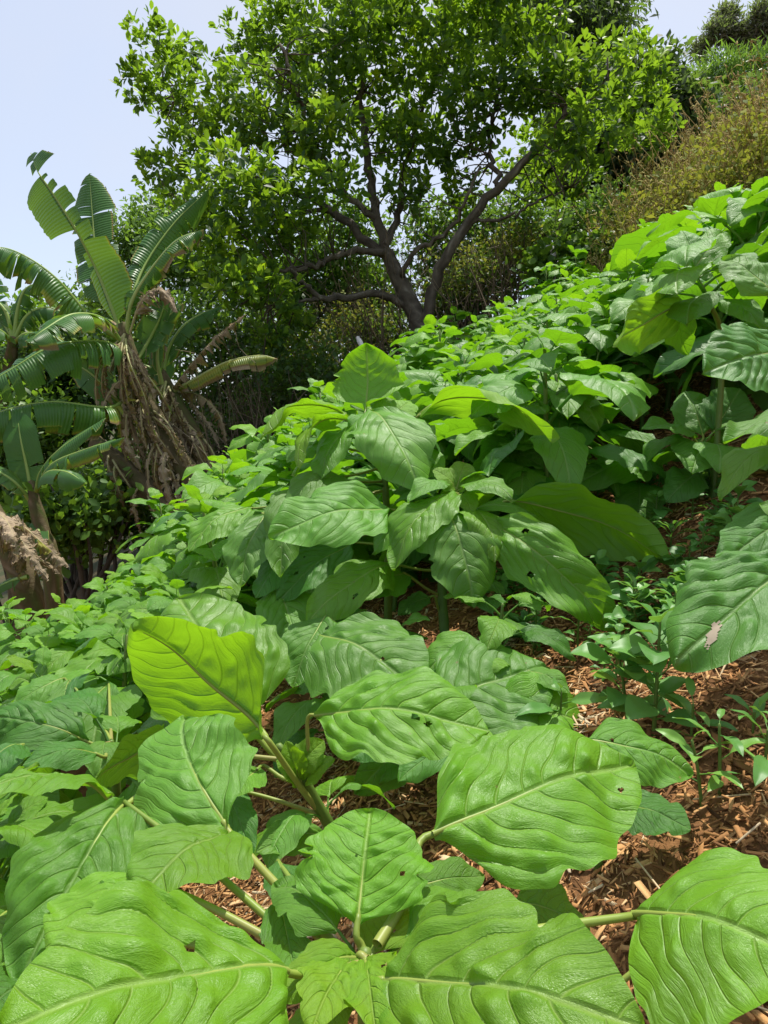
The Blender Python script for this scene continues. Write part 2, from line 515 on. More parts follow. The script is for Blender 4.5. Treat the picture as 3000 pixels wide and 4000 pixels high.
def stem_from(points, base_px=None):
    """stem: foot on the ground under the first given point (or at base_px), then through the points"""
    pts = [P(*p) for p in points]
    if base_px is None:
        q = pts[0]; foot = np.array((q[0], q[1], gz(q[0], q[1]) - 0.02))
    else:
        foot = ground_hit(*base_px); foot[2] -= 0.02
    return [foot] + pts

# ------------------------------------------------------------------ ground
def axis(lo, hi, fine_lo, fine_hi, step, far):
    a = list(np.arange(fine_lo, fine_hi, step))
    x = fine_hi; s = step
    while x < hi: a.append(x); s *= far; x += s
    a.append(hi)
    x = fine_lo; s = step; b = []
    while x > lo: s *= far; x -= s; b.append(max(x, lo))
    return np.array(sorted(set(b + a)))

def soil_mat():
    m, nt, N, L = new_mat('soil_and_mulch')
    out = N('ShaderNodeOutputMaterial'); tc = N('ShaderNodeTexCoord')
    o = tc.outputs['Object']
    n1 = noise(nt, o, 9, 6, 0.65); n2 = noise(nt, o, 60, 5, 0.7); n3 = noise(nt, o, 1.3, 3)
    c = mixc(nt, maprange(nt, n1, 0.35, 0.65, 0, 1), (0.08, 0.04, 0.017), (0.28, 0.135, 0.052))
    c = mixc(nt, maprange(nt, n2, 0.4, 0.7, 0, 0.7), c, (0.26, 0.13, 0.055))
    sp = N('ShaderNodeSeparateXYZ'); L(o, sp.inputs[0])
    far = maprange(nt, sp.outputs[1], 7.5, 9.5, 0, 1)
    g = mixc(nt, maprange(nt, n3, 0.4, 0.6, 0, 1), (0.035, 0.045, 0.016), (0.075, 0.06, 0.03))
    c = mixc(nt, far, c, g)
    b = N('ShaderNodeBump'); b.inputs['Strength'].default_value = 1.0; b.inputs['Distance'].default_value = 0.012
    L(mathn(nt, 'ADD', n1, mathn(nt, 'MULTIPLY', n2, 0.5)), b.inputs['Height'])
    pr = N('ShaderNodeBsdfPrincipled'); L(c, pr.inputs['Base Color']); pr.inputs['Roughness'].default_value = 0.9
    pr.inputs['Specular IOR Level'].default_value = 0.15
    L(b.outputs[0], pr.inputs['Normal']); L(pr.outputs[0], out.inputs[0])
    return m

xs = axis(-900, 900, -5, 7, 0.12, 1.18); ys = axis(-300, 1500, 0, 11, 0.12, 1.18)
gx, gy = np.meshgrid(xs, ys, indexing='ij')
gv = np.stack([gx, gy, gz(gx, gy)], -1).reshape(-1, 3)
k = len(ys)
i, j = np.meshgrid(np.arange(len(xs) - 1), np.arange(k - 1), indexing='ij')
q = (i * k + j).ravel()
ground = link(bpy.data.objects.new('ground', mesh_np('ground', gv, np.stack([q, q + k, q + k + 1, q + 1], -1), soil_mat())))
ground['kind'] = 'structure'

# wood chips of the mulch: the biggest in view one by one, the rest as one mass
M['chip'] = ramp_mat('wood_chip', [(0, (0.07, 0.033, 0.014)), (0.25, (0.24, 0.115, 0.045)), (0.5, (0.53, 0.265, 0.10)), (0.75, (0.66, 0.40, 0.18)), (1, (0.68, 0.55, 0.36))],
                     0.8, 0.15, None, 0, 120, 0.15, bump=(220, 0.0015))
CHIP = np.array([(-1, -.5, -.5), (1, -.35, -.5), (1, .4, -.5), (-1, .5, -.5), (-.9, -.45, .5), (.85, -.3, .5), (.95, .3, .5), (-.8, .5, .5)]) * 0.5
CHIPQ = np.array([(0, 3, 2, 1), (4, 5, 6, 7), (0, 1, 5, 4), (1, 2, 6, 5), (2, 3, 7, 6), (3, 0, 4, 7)])
def chips(n, xr, yr, smin, smax):
    x = rng.uniform(*xr, n); y = rng.uniform(*yr, n)
    u = x / np.maximum(y, 0.1)
    keep = (u > -0.62) & (u < 0.66)
    x, y = x[keep], y[keep]; n = len(x)
    l = smin + (smax - smin) * rng.random(n) ** 2.0
    wd = l * rng.uniform(0.14, 0.6, n); th = np.minimum(wd * 0.4, rng.uniform(0.002, 0.006, n))
    yaw = rng.uniform(0, 2 * np.pi, n)
    nx = np.stack([-0.5 + 0.38 * rng.normal(size=n), -0.1 + 0.38 * rng.normal(size=n), np.ones(n)], -1)
    nx = unit(nx)
    t = np.stack([np.cos(yaw), np.sin(yaw), np.zeros(n)], -1)
    s = unit(np.cross(nx, t)); t = np.cross(s, nx)
    z = gz(x, y) + rng.uniform(0.0, 0.018, n)
    c = np.stack([x, y, z], -1)
    jit = 1 + 0.35 * rng.normal(size=(n, 8, 3)) * np.array((0.6, 0.8, 0.3))
    v = CHIP[None] * jit
    V = c[:, None] + v[..., :1] * (l[:, None, None] * t[:, None]) + v[..., 1:2] * (wd[:, None, None] * s[:, None]) + v[..., 2:] * (th[:, None, None] * nx[:, None])
    return c, V, l
c1, V1, l1 = chips(3600, (-1.2, 2.8), (0.55, 3.8), 0.02, 0.075)
size = l1 / c1[:, 1]
open_ = (c1[:, 0] > 0.12 * c1[:, 1]) | ((c1[:, 0] > -0.35) & (c1[:, 1] < 2.2))
order = np.argsort(-size * open_)[:300]
tints1 = np.clip(rng.beta(2.2, 2.0, len(c1)), 0, 1)
for qi in order:
    me = mesh_np('wood_chip', V1[qi] - c1[qi], CHIPQ, M['chip'], tint=np.full(8, tints1[qi]), smooth=False)
    o = bpy.data.objects.new('wood_chip', me); o.location = c1[qi]; link(o, ground)
rest = np.ones(len(c1), bool); rest[order] = False
c2, V2, l2 = chips(56000, (-1.0, 2.8), (0.5, 4.4), 0.012, 0.05)
c4, V4, l4 = chips(24000, (-0.6, 1.6), (0.5, 2.3), 0.008, 0.032)
VV = np.concatenate([V1[rest], V2, V4])
tt = np.concatenate([tints1[rest], np.clip(rng.beta(2.4, 1.7, len(c2)), 0, 1), np.clip(rng.beta(2.4, 1.7, len(c4)), 0, 1)])
n = len(VV)
F = (CHIPQ[None] + 8 * np.arange(n)[:, None, None]).reshape(-1, 4)
cx, cy = VV[:, 0, 0], VV[:, 0, 1]
tt = np.clip(tt * (0.92 + 0.35 * np.sin(5.1 * cx + 2 * np.sin(3.7 * cy)) * np.sin(4.3 * cy + 1.5 * np.sin(6 * cx)) + 0.12 * rng.normal(size=n)), 0, 1)
o = link(bpy.data.objects.new('wood_chip_litter', mesh_np('wood_chip_litter', VV.reshape(-1, 3), F, M['chip'], tint=np.repeat(tt, 8), smooth=False)), ground)
o['kind'] = 'stuff'
mb = MB()
for qi in range(520):
    x = rng.uniform(-0.8, 2.6); y = rng.uniform(0.6, 3.6)
    a = rng.uniform(0, 6.28); l = rng.uniform(0.03, 0.12); h = rng.uniform(0.008, 0.03)
    p = [np.array((x + l * f * math.cos(a), y + l * f * math.sin(a), gz(x + l * f * math.cos(a), y + l * f * math.sin(a)) + h + 0.006 * math.sin(3 * f))) for f in (-.5, 0, .5)]
    V, Q, T = tube(p, 0.0012 + 0.0012 * rng.random(), 4)
    mb.add(V, Q, T, tint=rng.uniform(0.7, 1.0))
mb.obj('straw_litter', M['chip'], ground, kind='stuff')

# ------------------------------------------------------------------ the big plants in front
UPN = (0, .75, .65)
heroes = []
heroes.append(hero_plant('bright green plant nearest the camera, its yellow-green growing tip at the bottom edge',
    stem_from([(790, 2150, .76), (788, 2062, .745)]), [.011, .009, .006], [
    (772, 1998, .76, 800, 1750, .87, 285, (0.0, .75, .65), .05, .16, 'G', (785, 2062, .75), dict(quilt=.026)),
    (936, 1806, .86, 1366, 1648, 1.0, 365, (-.12, .80, .6), .05, .06, 'G', (815, 2040, .75), dict(quilt=.026, wave=.02, pr=.0052)),
    (618, 2100, .66, -10, 2225, .49, 500, (.0, .84, .52), .08, .04, 'G', (775, 2085, .72), dict(quilt=.024)),
    (815, 2118, .66, 1395, 2225, .52, 470, (.12, .82, .6), .08, .04, 'G', (795, 2085, .72), dict(quilt=.024)),
    (1372, 1978, .80, 1780, 2090, .64, 440, (.0, .74, .66), .11, -.02, 'G', (830, 2085, .73), dict(quilt=.015, pr=.0056, wave=.02)),
    (772, 2066, .74, 608, 2165, .66, 130, (.0, .85, .5), .12, .1, 'Y', (788, 2072, .735)),
    (790, 2078, .735, 812, 2235, .60, 150, (.0, .7, .7), .12, .1, 'Y', (788, 2075, .737)),
    (803, 2062, .75, 885, 1935, .84, 150, (-.45, .5, .7), .06, .1, 'Y', (790, 2072, .74)),
    (766, 2086, .73, 672, 2232, .60, 170, (-.1, .8, .6), .12, .1, 'Y', (786, 2076, .735)),
    (490, 1786, .92, 398, 1550, 1.12, 250, (-.15, .72, .66), .10, .05, 'M', (790, 2110, .74), dict(pr=.005, bow=-.05)),
    (497, 1800, .90, 300, 1935, .76, 270, (-.1, .85, .5), .10, .05, 'G', None, dict(quilt=.02)),
    (268, 1732, .95, 40, 2140, .74, 270, (.15, .8, .6), .08, .10, 'M', (700, 2090, .78), dict(quilt=.022)),
    (322, 1900, .82, 110, 2075, .70, 250, (-.1, .85, .5), .10, .05, 'G', (640, 2060, .77)),
    (242, 1724, .98, -70, 1745, .84, 170, (0, .80, -.25), .16, .0, 'G', (340, 1705, 1.05), dict(camber=.35)),
    (90, 2110, .78, -70, 2230, .66, 190, (.1, .8, .6), .08, .1, 'D', (500, 2110, .76)),
    (30, 1960, .86, -90, 2120, .74, 200, (.1, .8, .6), .08, .1, 'M', (500, 2060, .80)),
    (605, 1950, .82, 640, 2120, .72, 110, (.1, .7, .7), .05, .1, 'M', (760, 2100, .76)),
    (1110, 1950, .93, 1272, 2003, .95, 140, (.1, .85, .4), .08, .1, 'M', (830, 2110, .78)),
    (1445, 2045, .95, 1505, 2250, .80, 150, (.3, .7, .5), .08, .1, 'D', (1250, 2200, .95)),  # deep green stands in for the shadow on this leaf
    (895, 1915, 1.0, 1045, 1892, 1.05, 95, (.1, .8, .5), .05, .1, 'M', (850, 2080, .85)),
    (600, 1860, .98, 640, 1990, .90, 90, (.2, .7, .5), .08, .1, 'D', (760, 2110, .78)),
    ]))
heroes.append(hero_plant('bright green plant with a folded yellow-green leaf held high, left of the orange mulch',
    stem_from([(735, 1830, 1.52), (690, 1745, 1.49), (640, 1660, 1.46), (600, 1610, 1.45)], (765, 1910)), [.014, .012, .008], [
    (537, 1562, 1.50, 388, 1292, 1.78, 300, (.10, .62, .8), .04, .12, 'G', (672, 1715, 1.49), dict(quilt=.026, pr=.006)),
    (572, 1592, 1.38, 288, 1350, 1.34, 320, (.12, .38, -.92), .14, .18, 'Y', (700, 1762, 1.50), dict(quilt=.012, pr=.0062, bow=.1)),
    (682, 1548, 1.45, 1058, 1580, 1.38, 255, (0, .82, .55), .09, .10, 'G', (655, 1685, 1.47), dict(quilt=.026)),
    (372, 1600, 1.46, 205, 1690, 1.30, 165, (-.2, .45, -.85), .06, .15, 'G', (600, 1640, 1.46)),
    (655, 1690, 1.47, 596, 1640, 1.44, 62, (0, .8, .6), .1, .2, 'Y', None),
    (660, 1690, 1.47, 724, 1640, 1.44, 58, (0, .8, .6), .1, .2, 'Y', (655, 1692, 1.47)),
    (650, 1690, 1.46, 618, 1600, 1.44, 60, (0, .5, .8), .1, .2, 'Y', (650, 1692, 1.46)),
    (640, 1660, 1.46, 700, 1600, 1.47, 70, (0, .5, .8), .1, .2, 'Y', (640, 1662, 1.46)),
    (482, 1700, 1.50, 545, 1850, 1.36, 80, (.2, .6, .7), .1, .1, 'D', (690, 1760, 1.49)),  # shade on this leaf put into its deep green
    (700, 1805, 1.46, 552, 1842, 1.34, 95, (0, .8, .6), .1, .1, 'M', (730, 1830, 1.5)),
    (560, 1660, 1.47, 505, 1720, 1.40, 80, (0, .8, .6), .1, .1, 'G', (640, 1690, 1.47)),
    ]))
heroes.append(hero_plant('leafy plant with two broad overlapping leaves beside the mulch gap',
    stem_from([(1000, 1560, 1.74), (960, 1540, 1.74)]), [.011, .009, .006], [
    (948, 1525, 1.68, 1178, 1440, 1.80, 265, (-.15, .75, .65), .05, .12, 'M', (970, 1560, 1.74)),
    (690, 1372, 1.86, 918, 1510, 1.68, 265, (.1, .75, .65), .10, .05, 'M', (950, 1545, 1.74)),
    (1135, 1450, 1.78, 1230, 1497, 1.72, 70, (.2, .8, .5), .12, .1, 'M', (975, 1560, 1.74)),
    (705, 1330, 2.0, 632, 1485, 1.84, 130, (-.1, .6, .8), .1, .05, 'M', (950, 1545, 1.76)),
    (790, 1320, 2.1, 700, 1400, 1.95, 120, (-.1, .7, .7), .1, .05, 'D', (950, 1545, 1.76)),
    (860, 1590, 1.66, 760, 1640, 1.56, 110, (0, .8, .5), .1, .1, 'D', (965, 1560, 1.74)),
    (1000, 1600, 1.62, 860, 1690, 1.50, 100, (0, .8, .5), .1, .1, 'D', (985, 1570, 1.72)),
    ]))
heroes.append(hero_plant('low plant on the orange mulch half hidden under the biggest crinkled leaf',
    stem_from([(1300, 1700, 1.24), (1280, 1640, 1.22)]), [.008, .007, .005], [
    (1255, 1602, 1.14, 1494, 1674, 1.12, 160, (.1, .8, .55), .10, .05, 'M', (1280, 1640, 1.22)),
    (1340, 1740, 1.26, 1492, 1795, 1.18, 130, (.1, .8, .5), .08, .1, 'D', (1300, 1690, 1.24)),
    (1345, 1770, 1.26, 1300, 1800, 1.20, 40, (.0, .8, .5), .08, .1, 'M', (1310, 1710, 1.24)),
    ]))
heroes.append(hero_plant('tall middle plant with a thick bare stem and wide drooping leaves',
    stem_from([(955, 1270, 2.36), (970, 1150, 2.30), (985, 1065, 2.26)], (968, 1442)), [.017, .015, .010], [
    (842, 1100, 2.20, 580, 1162, 2.0, 175, (0, .62, .78), .10, .05, 'M', (975, 1120, 2.28), dict(quilt=.010)),
    (985, 1068, 2.22, 850, 1232, 2.05, 135, (-.35, .7, .6), .16, .05, 'G', (985, 1085, 2.26)),
    (955, 1092, 2.16, 1022, 1312, 2.0, 175, (0.1, .55, .8), .14, .05, 'M', (980, 1090, 2.26), dict(quilt=.010)),
    (1050, 1125, 2.15, 1332, 1364, 2.0, 140, (-.45, .6, .6), .16, .05, 'G', (982, 1100, 2.27)),
    (1100, 1085, 2.32, 1444, 1208, 2.18, 165, (.2, .55, -.75), .10, .05, 'Y', (985, 1130, 2.3), dict(quilt=.01)),
    (988, 1062, 2.25, 1062, 1040, 2.25, 75, (0, .8, .6), .15, .1, 'Y', (985, 1070, 2.26)),
    (985, 1060, 2.25, 935, 1015, 2.25, 66, (0, .8, .6), .15, .1, 'Y', (985, 1070, 2.26)),
    (985, 1060, 2.25, 1005, 1000, 2.30, 66, (0, .5, .8), .15, .1, 'Y', (985, 1070, 2.26)),
    (990, 1070, 2.22, 1020, 1110, 2.12, 60, (0, .8, .6), .15, .1, 'Y', (985, 1070, 2.26)),
    (850, 1222, 2.20, 662, 1348, 2.0, 130, (0, .75, .65), .10, .08, 'G', (958, 1230, 2.34)),
    (872, 1240, 2.27, 768, 1300, 2.1, 100, (0, .75, .65), .10, .08, 'M', (958, 1290, 2.37)),
    (760, 1175, 2.34, 600, 1300, 2.2, 115, (0, .7, .7), .10, .08, 'D', (965, 1180, 2.32)),
    (1020, 1250, 2.30, 1090, 1285, 2.25, 46, (0, .8, .6), .12, .1, 'M', (960, 1290, 2.37)),
    (930, 1290, 2.3, 860, 1330, 2.25, 50, (0, .8, .6), .12, .1, 'D', (958, 1330, 2.38)),
    ]))
heroes.append(hero_plant('tallest plant left of centre with one upright leaf rolled at its top edge',
    stem_from([(838, 1180, 2.58), (830, 1020, 2.55), (812, 900, 2.52)]), [.016, .013, .008], [
    (790, 888, 2.50, 792, 742, 2.58, 150, (-.15, .15, .97), -.10, .10, 'G', (812, 915, 2.52), dict(curl=.25, quilt=.014, sides=(.2, 2.2))),
    (800, 885, 2.46, 906, 1064, 2.2, 170, (0, .65, .75), .13, .04, 'M', (812, 910, 2.52), dict(quilt=.009)),
    (905, 898, 2.46, 1200, 954, 2.28, 150, (.10, .85, -.22), .20, .0, 'Y', (818, 985, 2.54), dict(quilt=.010, skew=.85, camber=.35)),
    (748, 897, 2.50, 563, 950, 2.3, 90, (0, .85, -.35), .20, .0, 'Y', (812, 930, 2.52), dict(camber=.3)),
    (760, 907, 2.46, 646, 1014, 2.24, 90, (-.3, .8, -.2), .20, .0, 'Y', (812, 940, 2.52)),
    (770, 920, 2.5, 690, 1042, 2.3, 95, (-.35, .65, .6), .12, .05, 'M', (815, 950, 2.53)),
    (640, 1045, 2.34, 605, 1247, 2.12, 100, (-.2, .5, .85), .08, .05, 'M', (825, 1010, 2.55)),
    (745, 1035, 2.42, 618, 1092, 2.22, 95, (0, .75, .65), .14, .05, 'M', (828, 1040, 2.56)),
    (575, 1110, 2.42, 520, 1267, 2.2, 120, (-.2, .55, .8), .10, .05, 'M', (828, 1060, 2.56)),
    (545, 1098, 2.6, 408, 1192, 2.4, 110, (-.2, .7, .65), .12, .05, 'G', (830, 1060, 2.58)),
    (650, 1190, 2.36, 552, 1292, 2.2, 90, (-.2, .6, .7), .10, .05, 'D', (835, 1140, 2.58)),
    (600, 1262, 2.26, 648, 1412, 2.1, 130, (.1, .6, .8), .08, .05, 'M', (838, 1220, 2.58)),
    (850, 905, 2.55, 890, 870, 2.62, 70, (.1, .7, .6), .15, .1, 'Y', (815, 905, 2.52)),
    (860, 960, 2.60, 960, 1060, 2.42, 70, (.3, .7, .6), .15, .1, 'G', (820, 965, 2.53)),
    (812, 900, 2.52, 850, 862, 2.55, 60, (0, .6, .8), .1, .1, 'Y', None),
    (700, 960, 2.5, 620, 1000, 2.45, 70, (-.2, .7, .6), .12, .05, 'M', (820, 980, 2.53)),
    ]))
heroes.append(hero_plant('plant right of the tall middle one with leaves held flat above its green stem',
    stem_from([(1385, 1150, 3.0), (1360, 1020, 2.92)]), [.016, .014, .009], [
    (1408, 1008, 2.80, 1236, 1056, 2.66, 105, (0, .75, .65), .12, .05, 'M', (1362, 1030, 2.92)),
    (1280, 940, 2.95, 1420, 965, 2.7, 70, (0, .8, .55), .12, .05, 'M', (1362, 1020, 2.92)),
    (1230, 935, 3.0, 1090, 900, 2.9, 95, (0, .8, .5), .16, .05, 'M', (1360, 1020, 2.92)),
    (1060, 985, 2.85, 1178, 1012, 2.7, 115, (0, .75, .65), .14, .05, 'M', (1200, 1060, 2.9)),
    (1170, 1010, 2.8, 1255, 1085, 2.6, 105, (.1, .7, .7), .12, .05, 'G', (1200, 1060, 2.9)),
    (1300, 890, 3.05, 1180, 870, 3.1, 100, (0, .8, .5), .14, .05, 'M', (1360, 1010, 2.92)),
    ]))
heroes.append(hero_plant('plant near the right edge with a straight thick stem above dark weeds',
    stem_from([(1545, 1120, 2.62), (1530, 1040, 2.6), (1512, 955, 2.58)]), [.017, .015, .009], [
    (1500, 948, 2.56, 1385, 928, 2.45, 72, (0, .8, .55), .12, .05, 'M', (1514, 965, 2.58)),
    (1512, 958, 2.54, 1495, 1024, 2.38, 110, (-.1, .7, .7), .10, .15, 'M', (1514, 968, 2.58)),
    (1518, 940, 2.58, 1480, 845, 2.7, 95, (-.2, .5, .8), .08, .1, 'M', (1514, 958, 2.58)),
    (1540, 935, 2.58, 1600, 840, 2.6, 110, (.1, .6, .7), .08, .1, 'D', (1514, 962, 2.58)),
    (1560, 965, 2.5, 1600, 1020, 2.4, 80, (.2, .8, .5), .08, .1, 'D', (1530, 1040, 2.6)),
    ]))
heroes.append(hero_plant('plant at the right edge holding one pale leaf out level over a yellow petiole',
    stem_from([(1760, 1060, 1.62), (1740, 980, 1.6)]), [.015, .013, .009], [
    (1740, 895, 1.62, 1562, 957, 1.5, 90, (0, .9, .42), .06, .05, 'M', (1742, 985, 1.6), dict(quilt=.008)),
    (1705, 755, 1.72, 1518, 805, 1.6, 185, (0, .35, .9), .06, .05, 'D', (1740, 960, 1.6)),
    (1715, 1120, 1.55, 1548, 1226, 1.4, 140, (-.1, .55, .8), .08, .05, 'D', (1750, 1020, 1.61)),
    (1670, 640, 1.9, 1560, 560, 2.0, 110, (-.2, .6, .7), .1, .05, 'M', (1735, 960, 1.6)),
    ]))
heroes.append(hero_plant('plant at the right edge with a big deep green leaf carrying a pale beige scar',
    stem_from([(1830, 1300, 1.2), (1800, 1220, 1.18)]), [.013, .011, .007], [
    (1745, 1215, 1.16, 1458, 1440, 1.0, 270, (-.2, .72, .66), .08, .08, 'D', (1802, 1225, 1.18), dict(quilt=.02, scar=(1540, 1370, 10, 32, .45))),
    (1790, 1150, 1.18, 1640, 1090, 1.25, 100, (0, .8, .6), .08, .08, 'M', (1802, 1215, 1.18)),
    (1820, 1400, 1.12, 1690, 1510, 1.0, 100, (0, .8, .6), .08, .08, 'M', (1815, 1270, 1.19)),
    ]))
heroes.append(hero_plant('plant right of the field rows with one large backlit leaf hanging over them',
    stem_from([(1560, 760, 2.5), (1530, 650, 2.42), (1500, 590, 2.4)]), [.012, .009, .005], [
    (1484, 652, 2.32, 1328, 750, 2.1, 120, (0, .45, -.88), .06, .05, 'Y', (1525, 640, 2.42)),
    (1490, 610, 2.4, 1400, 660, 2.25, 80, (-.2, .7, .6), .12, .05, 'M', (1505, 600, 2.4)),
    (1520, 580, 2.42, 1640, 560, 2.3, 90, (0, .8, .55), .12, .05, 'M', (1505, 600, 2.4)),
    (1500, 580, 2.42, 1470, 500, 2.5, 100, (-.1, .6, .75), .1, .05, 'M', (1502, 595, 2.4)),
    (1530, 650, 2.4, 1650, 720, 2.2, 100, (.1, .75, .6), .12, .05, 'M', (1530, 655, 2.42)),
    (1500, 585, 2.42, 1560, 500, 2.5, 80, (0, .6, .75), .1, .05, 'G', (1502, 595, 2.4)),
    ]))
heroes.append(hero_plant('deep green plant at the left edge with glossy puckered leaves',
    stem_from([(250, 1680, 1.7), (240, 1600, 1.68)]), [.012, .010, .006], [
    (190, 1602, 1.62, -40, 1555, 1.62, 125, (0, .75, .65), .12, .05, 'D', (240, 1605, 1.68), dict(quilt=.026)),
    (212, 1630, 1.5, 48, 1655, 1.4, 85, (0, .8, .6), .14, .0, 'D', (240, 1620, 1.68)),
    (50, 1610, 1.55, -60, 1690, 1.4, 120, (0, .8, .6), .12, .0, 'D', (235, 1640, 1.68)),
    (140, 1465, 2.1, 28, 1535, 1.98, 80, (0, .7, .7), .10, .0, 'M', (240, 1600, 1.7)),
    (150, 1470, 2.05, 135, 1558, 1.92, 80, (0, .7, .7), .10, .0, 'M', (240, 1600, 1.7)),
    (235, 1475, 2.05, 170, 1572, 1.9, 90, (0, .7, .7), .10, .0, 'M', (240, 1600, 1.7)),
    ]))
fillers = []
for X, Y, hgt, lab in ((850, 1575, .30, 'low leafy plant in the shade left of the thick bare stem'), (1075, 1500, .26, 'low leafy plant in the shade just right of the thick bare stem'),
                       (735, 1640, .20, 'low leafy plant under the crinkled leaf in the middle of the foreground'), (1010, 1660, .2, 'low leafy plant behind the biggest crinkled leaf')):
    f = ground_hit(X, Y)
    st = [f - (0, 0, .02), f + (0, 0, hgt * .5), f + (.01, .01, hgt)]
    fillers.append((hero_plant(lab, st, [.009, .007, .004], []), st))
heroes += [f[0] for f in fillers]
# ------------------------------------------------------------------ field plants
def proto_leaf(seed, nu, nv, droop, fold, mat):
    r = np.random.default_rng(seed)
    L, W = 1.0, r.uniform(0.60, 0.80)
    def mid(v):
        v = np.asarray(v)
        return np.stack([0.03 * np.sin(v * 3 + seed), v * (1 - 0.25 * droop * v), 0.10 * np.sin(v * 2.2) - droop * v ** 2 * 0.75], -1)
    fine = np.linspace(0, 1, 40)
    t, s, n = frame_along(mid(fine), np.array((0.0, 0.0, 1.0)))
    ip = lambda A: (lambda v: np.stack([np.interp(v, fine, A[:, q]) for q in range(3)], -1))
    V, Q, uv = leaf_grid(nu, nv, L, W, mid, ip(s), ip(n), fold=fold, quilt=0.015, wave=0.04, camber=0.2, seed=seed)
    # petiole drawn on the same blade: a short tapered stalk behind the base
    pv, pq, pt = tube(np.array([(0, -0.42, -0.16), (0, -0.2, -0.05), (0, 0.02, 0.0)]), [0.024, 0.018, 0.014], 5, cap=False)
    n0 = len(V)
    me = mesh_np('leaf', np.vstack([V, pv]), np.vstack([Q, pq + n0]), M[mat], uv=np.vstack([uv, np.tile((0.5, 0.3), (len(pv), 1))]))
    return me

LEAVES = {}
for lod, (nu, nv) in enumerate(((18, 26), (8, 12))):
    for mat in 'YGMD':
        LEAVES[lod, mat] = [proto_leaf(10 * s + ord(mat), nu, nv, d, f, mat) for s, (d, f) in
                            enumerate(((0.25, 0.1), (0.5, 0.05), (0.8, 0.15), (0.55, 0.3), (0.1, 0.2), (1.05, 0.1), (0.7, -0.15), (0.9, 0.35)))]

def proto_plant(seed, h, n, Lm):
    """list of (material, leaf variant, 4x4 matrix) and stem points"""
    r = np.random.default_rng(seed)
    lean = r.normal(size=2) * 0.06
    st = [np.array((0, 0, -0.03)), np.array((lean[0] * .4, lean[1] * .4, h * .5)), np.array((lean[0], lean[1], h))]
    c = curve(st, 30)
    out = []
    az = r.uniform(0, 6.28)
    for q in range(n):
        f = 0.32 + 0.68 * (q / (n - 1)) ** 0.8
        az += 2.4 + r.normal() * 0.3
        p = c[int(f * 29)]
        top = f > 0.94
        L = Lm * (1 + 0.22 * r.normal()) * np.interp(f, [.3, .6, .85, 1.0], [.9, 1.1, .95, .5])
        L = max(L, 0.4 * Lm)
        el = np.interp(f, [.3, .7, 1.0], [R(0), R(10), R(38)]) + r.normal() * R(11)
        roll = r.normal() * R(20)
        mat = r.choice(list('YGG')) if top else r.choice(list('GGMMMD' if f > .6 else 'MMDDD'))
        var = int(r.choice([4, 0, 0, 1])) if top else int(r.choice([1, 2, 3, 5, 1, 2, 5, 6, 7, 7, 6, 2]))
        m = Matrix.Rotation(az, 4, 'Z') @ Matrix.Rotation(el, 4, 'X') @ Matrix.Rotation(roll, 4, 'Y')
        off = m.to_3x3() @ Vector((0, 0.42 * L, 0.14 * L))
        out.append((mat, var, Matrix.Translation(Vector([float(x) for x in p]) + off) @ m @ Matrix.Scale(float(L), 4)))
    return st, out, h

PROTO = {}
for kind, (nl, Lm, h0) in enumerate(((19, 0.25, 0.56), (25, 0.215, 0.58))):
    PROTO[kind] = []
    for q in range(10):
        st, out, h = proto_plant(100 + q + 50 * kind, h0 + 0.028 * q, nl, Lm)
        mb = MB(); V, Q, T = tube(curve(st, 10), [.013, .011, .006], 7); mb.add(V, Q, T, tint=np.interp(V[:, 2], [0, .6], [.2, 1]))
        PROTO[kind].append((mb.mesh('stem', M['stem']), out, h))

for root, st, n, Lm in ((heroes[4], [P(955, 1330, 2.38), P(970, 1150, 2.30), P(985, 1070, 2.26)], 14, .19),
                        (heroes[5], [P(838, 1200, 2.58), P(830, 1020, 2.55), P(812, 905, 2.52)], 15, .21),
                        (heroes[6], [P(1380, 1120, 2.98), P(1360, 1020, 2.92)], 9, .26),
                        (heroes[7], [P(1540, 1060, 2.60), P(1512, 955, 2.58)], 7, .24),
                        (heroes[10], [P(1550, 730, 2.48), P(1530, 650, 2.42), P(1500, 590, 2.4)], 12, .24),
                        (heroes[8], [P(1750, 1020, 1.61), P(1740, 980, 1.6)], 4, .24),
                        (heroes[0], [P(790, 2160, .77), P(789, 2090, .75)], 4, .13),
                        (heroes[1], [P(745, 1850, 1.53), P(690, 1745, 1.49)], 5, .17),
                        (heroes[11], [P(255, 1690, 1.7), P(240, 1605, 1.68)], 7, .20),
                        (heroes[2], [P(1000, 1560, 1.74), P(960, 1540, 1.74)], 4, .20)):
    more_leaves(root, st, n, Lm)
for root, st in fillers: more_leaves(root, st, 10, .17, .3, 1.0, 'MMDG')

EDGE = [(-2.75, 3.7), (-2.05, 4.2), (-1.62, 5.3), (-1.25, 6.6), (-0.3, 7.9), (0.6, 8.7), (2.0, 8.3), (3.2, 7.3), (4.6, 6.9), (6.0, 7.2)]
def in_field(x, y):
    if x / y < -0.66 or x / y > 0.66 or y < (1.12 if x / y < -0.4 else 1.5): return False
    return y < np.interp(x, [e[0] for e in EDGE], [e[1] for e in EDGE])

